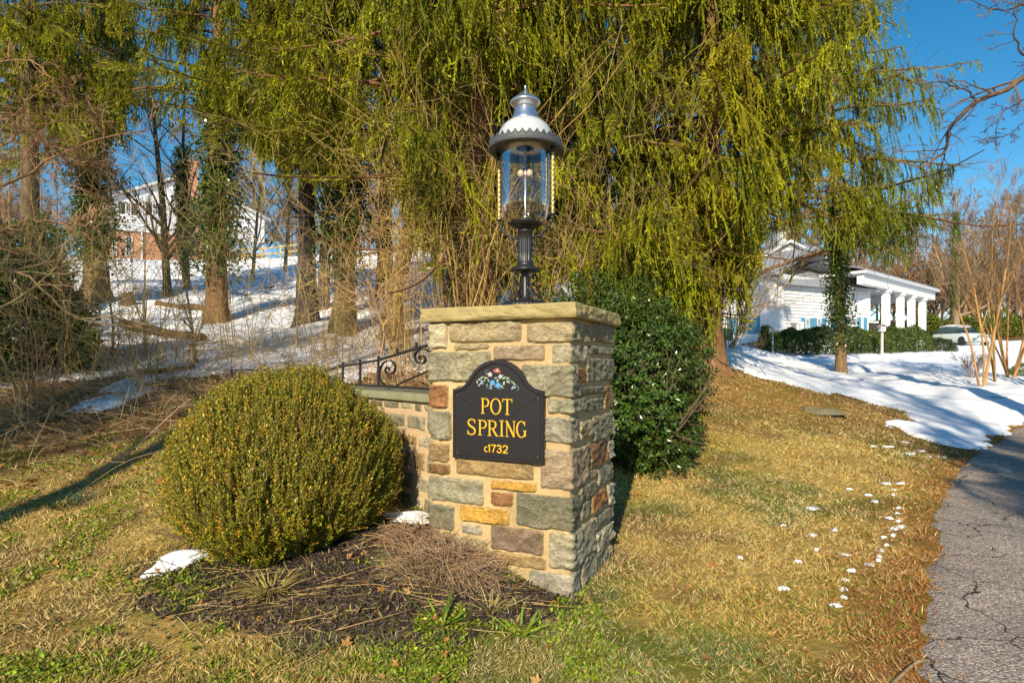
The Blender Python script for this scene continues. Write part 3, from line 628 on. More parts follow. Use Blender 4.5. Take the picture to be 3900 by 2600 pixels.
# zinc crown ring with leaf points
b = MB(); nT = 32; n = nT * 8; th = np.arange(n) * 2 * math.pi / n; ph = (np.arange(n) % 8) / 8.0; tri = 1 - np.abs(ph - .5) * 2
rows = [(205, 492 + 0 * tri), (238, 498 + 0 * tri), (250, 492 + 0 * tri), (254, 478 + 0 * tri), (250, 468 + 0 * tri), (243, 458 - 8 * tri), (252 - 6, 452 - 28 * tri ** 1.2), (238, 452 - 30 * tri ** 1.2), (232, 462 + 0 * tri), (205, 470 + 0 * tri), (205, 492 + 0 * tri)]
V = np.stack([np.stack([LX + r * q_ * np.cos(th), LY + r * q_ * np.sin(th), lz(c)], -1) for r, c in rows]); i = np.arange(len(rows) - 1)[:, None] * n; j = np.arange(n); k = (j + 1) % n
b.add(V, np.stack([i + j, i + k, i + n + k, i + n + j], -1)); b.build('crown_ring', M['zinc'], lamp, lb)
LP('under_plate', [(206, 486), (180, 490), (176, 474)], M['black'])
gm = bpy.data.materials.new('lamp_glass'); gm.use_nodes = True; gn = gm.node_tree; gp = gn.nodes['Principled BSDF']; gp.inputs['Base Color'].default_value = (.9, .82, .74, 1)
tr = gn.nodes.new('ShaderNodeBsdfTransparent'); tr.inputs[0].default_value = (.86, .80, .76, 1); gl = gn.nodes.new('ShaderNodeBsdfGlossy'); gl.inputs['Roughness'].default_value = .03; gl.inputs[0].default_value = (1, 1, 1, 1)
lw = gn.nodes.new('ShaderNodeLayerWeight'); lw.inputs[0].default_value = .32; mp_ = gn.nodes.new('ShaderNodeMapRange'); mp_.inputs[3].default_value = .05; mp_.inputs[4].default_value = .5; gx_ = gn.nodes.new('ShaderNodeMixShader')
gn.links.new(lw.outputs['Fresnel'], mp_.inputs[0]); gn.links.new(mp_.outputs[0], gx_.inputs[0]); gn.links.new(tr.outputs[0], gx_.inputs[1]); gn.links.new(gl.outputs[0], gx_.inputs[2]); gn.links.new(gx_.outputs[0], gn.nodes['Material Output'].inputs[0])
LP('glass_globe', [(172, 480), (172, 600), (172, 720), (171, 830), (169, 875), (160, 915), (146, 950), (126, 975), (118, 984)], gm, 64)
LP('burner_dish', [(0, 978), (60, 978), (100, 974), (116, 970), (121, 976), (118, 986), (100, 1000), (75, 1012), (52, 1020), (48, 1034), (30, 1034)], M['black'])
def flute(V, th_, prof):
    k = 1 - .10 * np.clip(np.cos(th_ * 16), 0, 1)[None, :] * ((prof[:, :1] > 46 * q_) & (prof[:, :1] < 50.5 * q_)); V[..., 0] = LX + (V[..., 0] - LX) * k; V[..., 1] = LY + (V[..., 1] - LY) * k; return V
LP('fluted_column', [(30, 1028), (54, 1030), (57, 1038), (54, 1046), (50, 1050), (50, 1100), (50, 1180), (50, 1240), (54, 1250), (58, 1258), (58, 1270), (66, 1276), (70, 1284), (100, 1290), (104, 1298), (101, 1306), (80, 1312), (34, 1316)], M['black'], 128, squash=flute)
LP('lower_pipe', [(27, 1312), (27, 1480), (34, 1490), (44, 1500), (50, 1512)], M['black'], 32)
def rib(V, th_, prof):
    k = 1 - .03 * np.clip(np.cos(th_ * 40), 0, 1)[None, :] * (prof[:, :1] > 100 * q_); V[..., 0] = LX + (V[..., 0] - LX) * k; V[..., 1] = LY + (V[..., 1] - LY) * k; return V
LP('base_plate', [(0, 1500), (60, 1502), (110, 1508), (128, 1514), (140, 1516), (160, 1530), (166, 1536), (164, 1548), (172, 1554), (172, (3.261 - CAPZ1 + .0) / q_)], M['black'], 160, squash=rib)
ra = math.atan2(-D1[1], -D1[0])
for sgn in (1, -1):
    dv = np.array([math.cos(ra), math.sin(ra)]) * sgn
    def pt(r, c): return np.array([LX + dv[0] * r * q_, LY + dv[1] * r * q_, lz(c)])
    b = MB(); c = [pt(*p) for p in cr_curve([(46, 1078), (95, 1072), (135, 1050), (170, 1015), (192, 975), (199, 942)], 6)]; nn_ = len(c); b.tube(c, [(.0095 + .0022 * math.sin(i * 1.5)) for i in range(nn_)], 8)
    c = [pt(*p) for p in cr_curve([(50, 1245), (56, 1190), (66, 1145), (90, 1105), (125, 1062)], 6)]; b.tube(c, [(.0075 + .0018 * math.sin(i * 1.5)) for i in range(len(c))], 8)
    b.lathe(pt(199, 938) * [1, 1, 0], [(.006, lz(948)), (.019, lz(944)), (.019, lz(934)), (.008, lz(930))], 16)
    b.build('scrolled_arm', M['black'], lamp, lb, True)
    b = MB(); zz_ = np.linspace(lz(934), lz(500), 90); tw = np.arange(24) * 2 * math.pi / 24; cx, cy_ = LX + dv[0] * 199 * q_, LY + dv[1] * 199 * q_
    rad = .0105 + .0022 * np.cos(2 * (tw[None] - zz_[:, None] * 95)); V = np.stack([cx + rad * np.cos(tw), cy_ + rad * np.sin(tw), np.repeat(zz_[:, None], 24, 1)], -1)
    i = np.arange(89)[:, None] * 24; j = np.arange(24); k = (j + 1) % 24; b.add(V, np.stack([i + j, i + k, i + 24 + k, i + 24 + j], -1)); b.build('twisted_rod', M['brass'], lamp, lb, True)
    b = MB(); b.lathe((cx, cy_, 0), [(.006, lz(530)), (.017, lz(528)), (.017, lz(488)), (.01, lz(484))], 16); b.build('rod_socket', M['black'], lamp, lb, True)
for a in range(4):
    an = ra + math.pi / 4 + a * math.pi / 2; dv = np.array([math.cos(an), math.sin(an)])
    def pt(r, c): return np.array([LX + dv[0] * r * q_, LY + dv[1] * r * q_, lz(c)])
    b = MB(); c = [pt(*p) for p in cr_curve([(62, 1352), (52, 1338), (66, 1326), (84, 1338), (84, 1362), (62, 1384), (46, 1410), (56, 1440), (86, 1462), (112, 1488), (100, 1508), (78, 1498), (84, 1484)], 6)]
    b.tube(c, .0075, 8); c = [pt(*p) for p in cr_curve([(30, 1400), (52, 1392), (80, 1400), (100, 1430), (122, 1480), (136, 1512)], 5)]; b.tube(c, .006, 8); b.build('scroll_bracket', M['black'], lamp, lb, True)
b = MB(); b.lathe((LX, LY, 0), [(.009, lz(480)), (.009, lz(640)), (.013, lz(650)), (.009, lz(662)), (.008, lz(930)), (.02, lz(948)), (.008, lz(956)), (.03, lz(970))], 20)
b.build('centre_stem', M['alu'], lamp, lb, True)
cream = mat('frosted_bulb', .35, .5, color=(.85, .74, .55), attr=False)
for a in range(3):
    an = ra + 1.9 + a * 2.094; x, y = LX + .034 * math.cos(an), LY + .034 * math.sin(an)
    b = MB(); b.tube([(LX, LY, lz(648)), (LX + .02 * math.cos(an), LY + .02 * math.sin(an), lz(612)), (x, y, lz(608)), (x, y, lz(622))], .004, 8)
    b.lathe((x, y, 0), [(.003, lz(604)), (.010, lz(607)), (.012, lz(618)), (.014, lz(628))], 16); bo = b.build('bulb_holder', M['black'], lamp, lb, True)
    b = MB(); b.lathe((x - lb[0], y - lb[1], -lb[2]), [(.013, lz(626)), (.022, lz(640)), (.022, lz(658)), (.014, lz(672)), (.004, lz(675)), (0, lz(676))], 20); b.build('bulb', cream, bo, None, True)

# ---------------- growing things ----------------
def walk(P0, D, L, K, wig=.1, grav=0.0, endup=None):
    N = len(P0); P = np.empty((N, K, 3)); P[:, 0] = P0; D = nrm(D); st = (np.broadcast_to(L, N) / (K - 1))[:, None]
    for k in range(1, K):
        D = D + rng.normal(size=(N, 3)) * wig; D[:, 2] += grav if endup is None else grav + endup * (k / K) ** 2
        D = nrm(D); P[:, k] = P[:, k - 1] + D * st
    return P
def taper(R0, K, tip=.25): return np.broadcast_to(R0, len(np.atleast_1d(R0)))[:, None] * np.linspace(1, tip, K)[None]
def kids(P, Rr, n, t0, t1, ang, lf, K, wig=.12, grav=0.0, rf=.6, tip=.3, updir=0.0, lmin=0.0):
    N, KK, _ = P.shape; idx = np.repeat(np.arange(N), n); t = rng.uniform(t0, t1, len(idx)); x = t * (KK - 1); i = np.minimum(x.astype(int), KK - 2); f = (x - i)[:, None]
    p = P[idx, i] * (1 - f) + P[idx, i + 1] * f; tg = nrm(P[idx, i + 1] - P[idx, i]); r = (Rr[idx, i] * (1 - f[:, 0]) + Rr[idx, i + 1] * f[:, 0]) * rf
    q = nrm(np.cross(tg, rng.normal(size=tg.shape))); a = np.radians(rng.normal(ang, ang * .2, len(idx)))[:, None]
    D = tg * np.cos(a) + q * np.sin(a); D[:, 2] += updir
    Lp = np.linalg.norm(P[idx, -1] - P[idx, 0], axis=1)
    L = np.maximum(Lp * lf * rng.uniform(.5, 1.15, len(idx)) * (1.15 - .6 * t), lmin)
    C = walk(p, D, L, K, wig, grav); return C, taper(np.maximum(r, .0015), K, tip)
BARK = np.array([.13, .095, .06])
def colr(n, base, v=.2): return np.clip(np.asarray(base) * (1 + rng.normal(0, v, (n, 1))) * (1 + rng.normal(0, v * .25, (n, 3))), .005, .9)
def trunk_mesh(path, r, col=BARK, n=18, flare=.5, rough=.12):
    """closed bark skin along a path, with root flare and furrows"""
    path = np.array(path, float); K = 46; t = np.linspace(0, 1, len(path)); tt = np.linspace(0, 1, K) ** 1.5
    pts = np.stack([np.interp(tt, t, path[:, i]) for i in range(3)], 1); rr = np.interp(tt, t, r); th = np.arange(n) * 2 * math.pi / n; z = pts[:, 2] - pts[0, 2]
    s = rng.uniform(0, 99); fl = 1 + flare * np.exp(-z / .35)[:, None] * (1 + .5 * np.cos(th * 5 + s)[None]); ro = 1 + rough * vnoise(np.cos(th)[None] * 2.5 + s, np.sin(th)[None] * 2.5, z[:, None] * .9, 3) + .06 * vnoise(th[None] * 4, s, z[:, None] * 3, 5)
    rad = rr[:, None] * fl * ro; V = np.stack([pts[:, :1] + rad * np.cos(th), pts[:, 1:2] + rad * np.sin(th), np.repeat(pts[:, 2:], n, 1)], -1)
    b = MB(); b.add(V, np.concatenate([(np.arange(K - 1)[:, None] * n + a).ravel() for a in ()]) if False else np.stack([np.arange(K - 1)[:, None] * n + np.arange(n), np.arange(K - 1)[:, None] * n + (np.arange(n) + 1) % n, np.arange(1, K)[:, None] * n + (np.arange(n) + 1) % n, np.arange(1, K)[:, None] * n + np.arange(n)], -1), None, np.asarray(col) * (1 + .25 * vnoise(th[None] * 1.5, s, z[:, None] * .8, 7))[..., None].reshape(-1, 1)); return b, pts, rr

_SK = np.array([(-400, 620), (0, 640), (300, 640), (430, 560), (560, 500), (800, 520), (1000, 600), (1200, 740), (1400, 660), (1500, 760), (1560, 1010), (1700, 1100), (2050, 1140), (2450, 1200), (2620, 1330), (2700, 1340), (2760, 1180), (2850, 1250), (2900, 1120), (3000, 1020), (3070, 1040), (3130, 920), (3250, 1000), (3330, 960), (3420, 1010), (3500, 930), (3590, 860), (3650, 620), (3760, 380), (4300, 300)], float)
_GP = [(625, 470, 150, 260, .75), (1440, 560, 75, 420, .8), (3480, 300, 260, 420, .35), (2270, 760, 90, 200, .5), (1900, 620, 60, 150, .3), (2520, 560, 60, 260, .5), (3080, 800, 160, 190, .5), (3010, 985, 125, 85, .97), (2900, 1130, 40, 80, .9), (920, 260, 50, 250, .5), (300, 180, 60, 160, .4)]
def pruned(P):
    """which hanging sprays hang below the crowns' ragged lower edge or in the openings of the canopy"""
    e = P[:, -1]; y = np.maximum(e[:, 1], .5); u = CU + F * e[:, 0] / y; v = HV - F * (e[:, 2] - EYE) / y; lim = np.interp(u, _SK[:, 0], _SK[:, 1]) + rng.normal(0, 30, len(u)) + 55 * vnoise(u / 45, 0, s=77)
    k = rng.uniform(size=len(u)) * .999; out = v > lim
    for a, b, c, d, q in _GP: out |= (((u - a) / c) ** 2 + ((v - b) / d) ** 2 < 1 + .4 * vnoise(u / 40, v / 60, s=78)) & (k < q)
    return out & (e[:, 1] > 2)
NC = np.array([.29, .285, .010])                       # spruce needles
def spruce(x, y, h, r0, label, seed, path=None, zlo=2.2, zn=46, Lmax=3.6, dens=1.0, ivy=None, az=None, droop=1.0, barkc=BARK, extra=None, nc=NC, slen=1.0, group='weeping spruces along the drive', gap=None, dead=6):
    global rng; keep_rng = rng; rng = np.random.default_rng(seed)
    b0 = on(x, y, -.12); loc = (x, y, float(H(x, y))); root = thing('spruce_tree', label, 'tree', loc, group)
    path = path or [(0, 0, 0), (.05, 0, h * .5), (0, .1, h)]
    pa = np.array(path) + b0; tb, tp, tr_ = trunk_mesh(pa, np.interp(np.linspace(0, 1, len(pa)), [0, 1], [r0, .04]), barkc)
    tb.build('trunk', M['bark'], root, loc, True)
    n = zn; zs = b0[2] + zlo + (h - zlo - .3) * rng.uniform(0, 1, n) ** 1.15; ti = [np.interp(zs, tp[:, 2], tp[:, i]) for i in range(3)]
    A = rng.uniform(0, 2 * math.pi, n) if az is None else np.radians(rng.uniform(az[0], az[1], n))
    L = Lmax * rng.uniform(.55, 1.1, n) * np.clip((b0[2] + h - zs) / (h * .55), .15, 1)
    P0 = np.stack([ti[0], ti[1], zs], -1); D = np.stack([np.cos(A), np.sin(A), rng.uniform(-.1, .25, n)], -1)
    if extra is not None:
        for (dx_, dy_, dz_, z_, L_) in extra:
            P0 = np.concatenate([P0, [[np.interp(b0[2] + z_, tp[:, 2], tp[:, 0]), np.interp(b0[2] + z_, tp[:, 2], tp[:, 1]), b0[2] + z_]]]); D = np.concatenate([D, [[dx_, dy_, dz_]]]); L = np.append(L, L_)
        n = len(L)
    K = 12; P = walk(P0, D, L, K, .05, -.085 * droop, .20 * droop)
    okl = pruned(P.reshape(-1, 1, 3)).reshape(n, K).mean(1) < .45; okl |= P[:, 0, 1] < 0; P, L = P[okl], L[okl]; n = len(L)
    br = MB(); Rl = taper(.02 + .008 * L, K, .2); br.tubes(P, Rl, 5, colr(n, barkc * .9))
    # bare dead twigs under the crown
    S, Sr = kids(P, Rl, dead, .05, .95, 60, .35, 6, .12, -.08, .4); br.tubes(S, Sr, 3, colr(len(S), np.array([.22, .16, .09])))
    T2, T2r = kids(S, Sr, 3, .2, 1, 50, .5, 4, .15, -.1, .5); br.tubes(T2, T2r, 3, colr(len(T2), np.array([.24, .17, .09])))
    br.build('branches', M['twig'], root, loc)
    # hanging sprays
    per = np.maximum((L * 50 * dens).astype(int), 6); idx = np.repeat(np.arange(n), per); N = len(idx); t = rng.uniform(.16, 1, N) ** .85
    xx = t * (K - 1); i = np.minimum(xx.astype(int), K - 2); f = (xx - i)[:, None]; p = P[idx, i] * (1 - f) + P[idx, i + 1] * f; tg = nrm(P[idx, i + 1] - P[idx, i])
    lat = nrm(np.cross(tg, [0, 0, 1.])); wd = (.10 * L[idx] * np.sin(np.clip(t, 0, 1) * math.pi * .9) + .05); o = rng.normal(0, 1, N) * wd
    p = p + lat * o[:, None]; p[:, 2] -= .55 * o ** 2 / np.maximum(wd, .1) + rng.uniform(-.05, .05, N)
    SL = np.clip(rng.gamma(2.3, .21, N), .15, 1.6) * slen * np.clip(1 + .7 * vnoise(idx * 3.1, t * L[idx] * 3.0, 5, 14), .4, 2) * (1.1 - .5 * t); D = np.stack([0 * o, 0 * o, -np.ones(N)], -1) + tg * .35 + lat * (np.sign(o) * .2)[:, None] + rng.normal(0, .12, (N, 3))
    SK = 6; SP = walk(p, D, SL, SK, .07, -.22)
    cl_ = vnoise(idx * 7.3, t * L[idx] * 2.2, o * 1.5, 13) + .25 * rng.normal(size=N) > -.14; keep = cl_ & ~pruned(SP); _y = np.maximum(p[:, 1], .3); _u = CU + F * p[:, 0] / _y; _v = HV - F * (p[:, 2] - EYE) / _y; keep &= ((_u > -300) & (_u < 4200) & (_v > -420) & (p[:, 1] > 1)) | (rng.uniform(size=N) < .4); SP, SL, idx, t = SP[keep], SL[keep], idx[keep], t[keep]; N = len(idx)
    sm = MB(); pick = rng.uniform(size=N) < .2; sm.tubes(SP[pick], taper(np.full(pick.sum(), .0045), SK, .5), 3, colr(pick.sum(), (.44, .35, .19)))
    sm.build('hanging_twigs', M['twig'], root, loc)
    tone = colr(n, nc, .2)[idx] * np.clip(1 + rng.normal(0, .32, (N, 1)), .25, 2); fo = MB()
    rm = taper(rng.uniform(.011, .024, N), SK, .4); fo.tubes(SP, rm, 3, np.clip(tone * .75, .01, .6))
    KP, KR = kids(SP, rm, 3, .05, .85, 36, .42, 4, .08, -.12, .8, .4); KP2 = KP; fo.tubes(KP2, np.maximum(KR, .006), 3, np.clip(np.repeat(tone, 3, 0) * .85, .01, .6))
    for PP, tn, per_ in ((SP, tone, .030), (KP, np.repeat(tone, 3, 0), .034)):
        kk_ = PP.shape[1]; ln = np.linalg.norm(PP[:, -1] - PP[:, 0], axis=1); m = np.maximum((ln / per_).astype(int), 2); ix = np.repeat(np.arange(len(PP)), m); NB = len(ix); tb_ = rng.uniform(0, 1.02, NB); xx = tb_ * (kk_ - 1); i = np.minimum(xx.astype(int), kk_ - 2); f = (xx - i)[:, None]
        q = PP[ix, i] * (1 - f) + PP[ix, i + 1] * f; sg = nrm(PP[ix, i + 1] - PP[ix, i]); rd = rng.normal(size=(NB, 3)); BD = sg + nrm(rd) * rng.uniform(.35, .9, NB)[:, None]
        sc = tn[ix] * np.clip(1 + rng.normal(0, .2, (NB, 1)), .4, 2) * (1 + .35 * (tb_[:, None] > .75)); fo.blades(q, BD, rng.uniform(.045, .095, NB), rng.uniform(.010, .017, NB), np.clip(sc, .01, .6))
    # flat sprays on top of each limb
    per = (L * 90 * dens).astype(int) + 4; idx = np.repeat(np.arange(n), per); N = len(idx); t = rng.uniform(.3, 1, N); xx = t * (K - 1); i = np.minimum(xx.astype(int), K - 2); f = (xx - i)[:, None]
    p = P[idx, i] * (1 - f) + P[idx, i + 1] * f; tg = nrm(P[idx, i + 1] - P[idx, i]); lat = nrm(np.cross(tg, [0, 0, 1.])) * rng.choice([-1, 1], N)[:, None]
    BD = tg * .7 + lat * rng.uniform(0, 1, N)[:, None] + rng.normal(0, .25, (N, 3)); kp = ~pruned(p[:, None]); fo.blades((p + lat * rng.uniform(0, .12, N)[:, None])[kp], BD[kp], rng.uniform(.07, .16, kp.sum()), .02, np.clip(colr(int(kp.sum()), nc * 1.05, .25), .01, .6))
    fo.build('crown', M['needle'], root, loc)
    if ivy is not None: ivy_on(tp, tr_, ivy[0], ivy[1], root, loc, ivy[2] if len(ivy) > 2 else 1.0)
    rng = keep_rng; return root
IV = np.array([.085, .135, .018])
def ivy_on(tp, tr_, z0, z1, root, loc, w_=1.0, n=5200, lsz=.085):
    N = int(n * (z1 - z0) / 4 * w_); z = tp[0, 2] + rng.uniform(z0, z1, N); kz = rng.uniform(size=N) < np.clip((z - tp[0, 2] - z0) / 1.2 + .12, 0, 1); z = z[kz]; N = len(z); c = np.stack([np.interp(z, tp[:, 2], tp[:, i]) for i in range(3)], -1); r = np.interp(z, tp[:, 2], tr_)
    a = rng.uniform(0, 2 * math.pi, N); lump = np.clip(1 + 1.3 * vnoise(np.cos(a) * 1.8, np.sin(a) * 1.8, z * 1.9, 9), .15, 2.2)
    rad = r + .02 + rng.uniform(0, .30, N) * w_ * lump; out = np.stack([np.cos(a), np.sin(a), 0 * a], -1); p = c + out * rad[:, None]
    fo = MB(); d = out * .6 + rng.normal(0, .55, (N, 3)) - [0, 0, .35]; nv = out + rng.normal(0, .35, (N, 3)) + [0, 0, .5]
    fo.blades(p, d, rng.uniform(.6, 1.4, N) * lsz, rng.uniform(.6, 1.2, N) * lsz, np.clip(colr(N, IV, .4) * (1 + .5 * vnoise(a, z * 1.5, 0, 4))[:, None], .01, .5), nv=np.cross(nrm(d), np.cross(nv, nrm(d))))
    fo.build('ivy', M['gloss'], root, loc)
    Q = 26; a = rng.uniform(0, 6.28, Q); zz0 = rng.uniform(0, z1 * .5, Q); L = rng.uniform(1.2, 3, Q); zz = tp[0, 2] + zz0[:, None] + np.linspace(0, 1, 14)[None] * L[:, None]; aa = a[:, None] + np.cumsum(rng.normal(0, .14, (Q, 14)), 1)
    rr_ = np.interp(zz, tp[:, 2], tr_) * 1.06 + .025; P = np.stack([np.interp(zz, tp[:, 2], tp[:, 0]) + rr_ * np.cos(aa), np.interp(zz, tp[:, 2], tp[:, 1]) + rr_ * np.sin(aa), zz], -1)
    vb = MB(); vb.tubes(P, taper(np.full(Q, .014), 14, .6), 4, colr(Q, (.25, .17, .08))); vb.build('ivy_stems', M['twig'], root, loc)

# base positions read off the ground under each trunk
def gp_(u, v): p = G(u, v); return float(p[0]), float(p[1])
x, y = gp_(370, 1165); spruce(x, y, 13, .36, 'leftmost big spruce, its flared trunk wrapped in ivy over yellowed bark', 101, [(0, 0, 0), (-.1, 0, 2), (-.25, 0, 5), (-.2, 0, 13)], zlo=3.0, zn=120, Lmax=4.3, ivy=(1.1, 6, 1.9), barkc=np.array([.21, .145, .065]))
x, y = gp_(825, 1235); spruce(x, y, 13, .27, 'ivy clad spruce with shaggy rust coloured base beside the brick chimney', 102, zlo=3.4, zn=100, Lmax=3.3, ivy=(1.2, 6.5, 1.5), barkc=np.array([.19, .11, .055]))
x, y = gp_(1165, 1240); spruce(x, y, 14, .24, 'dark bare trunked spruce standing just left of the mossy one', 103, zlo=3.4, zn=90, Lmax=3.4, barkc=np.array([.07, .055, .045]), extra=[(.9, -1, .1, 4.6, 3.2), (-.3, -1, .1, 4.4, 3.0)])
x, y = gp_(1310, 1265); spruce(x, y, 13, .25, 'spruce with mossy flared trunk and bright ivy above it', 104, zlo=3.2, zn=100, Lmax=3.8, ivy=(1.3, 4.2, 1.2), barkc=np.array([.14, .11, .045]), extra=[(.5, -1, .15, 4.3, 4.6), (.8, -.8, .15, 4.1, 4.4), (.1, -1, .2, 5.0, 4.4), (-.3, -1, .1, 4.2, 4.0)])
x, y = gp_(1480, 1290); spruce(x, y, 12, .23, 'leaning spruce with forked yellowish base beside the pillar', 105, [(0, 0, 0), (.18, 0, 1.2), (.55, .1, 3.0), (1.1, .2, 5.5), (1.5, .2, 12)], zlo=2.7, zn=90, Lmax=3.0, barkc=np.array([.19, .14, .055]))
x, y = (-.62, 10.2); spruce(x, y, 14, .36, 'broad reddish spruce trunk directly behind the lamp, hung with vines', 106, zlo=1.8, zn=120, Lmax=3.7, dens=.95, barkc=np.array([.27, .14, .08]), slen=1.2)
x, y = (1.55, 11.6); spruce(x, y, 14, .26, 'spruce hidden behind curtains of foliage between lamp and house', 107, zlo=1.2, zn=110, Lmax=3.3, dens=.95, slen=1.25)
x, y = gp_(2690, 1408); spruce(x, y, 14, .31, 'thick trunked spruce with bark flaking orange where lawn meets snow', 108, zlo=1.3, zn=120, Lmax=3.3, dens=1.0, barkc=np.array([.24, .13, .06]), slen=1.25, extra=[(-.2, -1, .2, 4.5, 3.4), (.5, -.9, .2, 5.0, 3.6)] + [(math.cos(a_), math.sin(a_) , .1, z_, .9) for a_, z_ in ((4.0, 1.0), (4.7, 1.4), (5.4, 1.2), (3.6, 1.8), (4.4, 2.0), (5.0, 2.3), (5.8, 1.9), (4.1, 2.7), (4.9, 2.9), (3.3, 2.3), (5.5, 2.8), (4.6, .8))])
x, y = gp_(3205, 1428); spruce(x, y, 16, .17, 'slimmer spruce with pale base and ivy column on the open snow', 109, [(0, 0, 0), (-.05, 0, 2), (-.3, 0, 8), (-.5, 0, 16)], zlo=4.2, zn=120, Lmax=5.6, dens=.8, ivy=(.95, 6, .9), barkc=np.array([.25, .15, .085]), nc=NC * np.array([.72, .8, 1.4]), slen=1.35, dead=9)
x, y = (-12.4, 15.5); spruce(x, y, 14, .25, 'dark spruce at the far left behind the thicket', 110, zlo=2.5, zn=80, Lmax=4.0, dens=.6)
x, y = (-1.9, 19.5); spruce(x, y, 15, .25, 'spruce on the snowy slope seen above the mossy trunk', 111, zlo=4.8, zn=60, Lmax=3.4, dens=.5)
x, y = (4.6, 17.0); spruce(x, y, 17, .25, 'spruce beyond the thick trunked one, in front of the white gable', 112, zlo=5.0, zn=80, Lmax=3.4, dens=.5, slen=1.2)

# ---- bare woods
def bare_tree(name, label, cat, loc, h, r, seed, n1=14, n2=6, n3=5, n4=3, col=(.2, .15, .1), spread=42, t0=.3, lean=(0, 0), group=None, ivy=None, minr=.0, up=.12, lf=.42):
    global rng; k_ = rng; rng = np.random.default_rng(seed); loc = np.array(loc, float)
    root = thing(name, label, cat, tuple(loc), group); b0 = loc - [0, 0, .1]
    pa = [b0, b0 + [lean[0] * .3 + rng.normal() * .05 * h * .2, lean[1] * .3, h * .35], b0 + [lean[0], lean[1], h]]
    tb, tp, tr_ = trunk_mesh(pa, [r, r * .72, r * .12], col, 9 if r < .2 else 14, .35, .08); tb.build('trunk', M['bark'], root, tuple(loc), True)
    b = MB(); P = tp[::3][None]; Rr = tr_[::3][None]
    A, Ar = kids(P, Rr, n1, t0, .98, spread, lf, 9, .10, .03, .5, .3, up); Ar = np.maximum(Ar, minr); b.tubes(A, Ar, 4, colr(len(A), col))
    B, Br = kids(A, Ar, n2, .15, 1, 42, .5, 7, .13, .02, .55, .3, up); Br = np.maximum(Br, minr); b.tubes(B, Br, 3, colr(len(B), col))
    C_, Cr = kids(B, Br, n3, .15, 1, 38, .55, 5, .14, .03, .6, .4, up); Cr = np.maximum(Cr, minr); b.tubes(C_, Cr, 3, colr(len(C_), np.array(col) * 1.1))
    if n4: D_, Dr = kids(C_, Cr, n4, .15, 1, 35, .6, 4, .12, .03, .7, .5, up); b.tubes(D_, np.maximum(Dr, minr), 3, colr(len(D_), np.array(col) * 1.15))
    b.build('crown', M['twig'], root, tuple(loc))
    if ivy: ivy_on(tp, tr_, ivy[0], ivy[1], root, tuple(loc), .8)
    rng = k_; return root
# trees one can tell apart in the left wood
for (u, v, h, r, lab, kw) in [
    (640, 1135, 9, .13, 'slender dark double trunked bare tree in front of the brick house', dict(col=(.09, .07, .055), lean=(-.9, .2))),
    (712, 1120, 10, .095, 'straight bare tree with ivy running up it before the brick chimney', dict(col=(.17, .13, .06), ivy=(.6, 5))),
    (1465, 1140, 13, .27, 'tall dark bare tree on the slope behind the leaning spruce', dict(col=(.075, .06, .05))),
    (960, 1080, 8, .07, 'thin bare sapling leaning between the ivy spruce and the dark trunk', dict(col=(.24, .18, .09), lean=(.9, 0))),
    (1085, 1040, 9, .08, 'pale slim bare tree next to the yellow rail on the slope', dict(col=(.28, .21, .11), lean=(.3, 0))),
    (1230, 1180, 12, .17, 'dark second trunk standing close to the bare trunked spruce', dict(col=(.07, .055, .045)))]:
    p = G(u, v); bare_tree('bare_tree', lab, 'tree', p, h, r, int(u), **kw)
for (u, v, h, r, lab, kw) in [
    (556, 1365, 2.9, .028, 'ochre barked sapling rising from the snow left of the ivy spruce', dict(col=(.38, .26, .09))),
    (748, 1395, 2.2, .03, 'crooked pale sapling forking low beside the ivy spruce', dict(col=(.32, .25, .13), lean=(-.3, 0))),
    (430, 1395, 2.3, .025, 'thin grey sapling nearest the leftmost spruce', dict(col=(.25, .2, .12), lean=(-.2, 0))),
    (1128, 1330, 2.6, .02, 'tan sapling with wide spreading twigs before the mossy spruce', dict(col=(.4, .3, .15), lean=(.15, 0))),
    (1455, 1345, 2.2, .035, 'yellow stemmed sapling in front of the leaning spruce', dict(col=(.42, .30, .11), lean=(.12, 0)))]:
    p = G(u, v); bare_tree('sapling', lab, 'sapling', p, h, r, int(u), n1=9, n2=4, n3=3, n4=0, spread=38, t0=.25, minr=.003, **kw)
# far woods: six originals, shared by the copies
proto = [bare_tree('bare_tree', 'x', 'tree', (0, 0, 0), 15, .2, 500 + i, n1=17, n2=8, n3=5, n4=3, col=c, minr=.02, lf=.40, up=.2, t0=.15) for i, c in enumerate([(.25, .15, .085), (.22, .145, .09), (.29, .18, .10), (.19, .14, .10), (.25, .17, .09)])]
LW = 'bare winter tree in the wood around and behind the brick house'; RW_ = 'bare brown tree in the distant wood behind the white house'
spots = []
for q in range(140):
    if q < 26: u = rng.uniform(-150, 1750); Yd = rng.uniform(56, 95); lab = (LW, 'bare trees behind the brick house')
    else: u = 2200 + (q - 26) / 114 * 1950 + rng.uniform(-30, 30); Yd = rng.uniform(54, 100); lab = (RW_, 'bare trees behind the white house')
    spots.append(((u - CU) / F * Yd, Yd, lab, rng.uniform(.75, 1.0) * (1.0 if q < 26 else .95)))
for q, (x, y, (lab, grp), sc) in enumerate(spots):
    z = float(H(x, y)); rz = rng.uniform(0, 6.28)
    if q < 5: o = proto[q]; o.location = (x, y, z); o.rotation_euler = (0, 0, rz); o.scale = (sc,) * 3; o['label'] = lab; o['group'] = grp
    else: dup(proto[q % 5], (x, y, z), rz, sc, lab, grp)
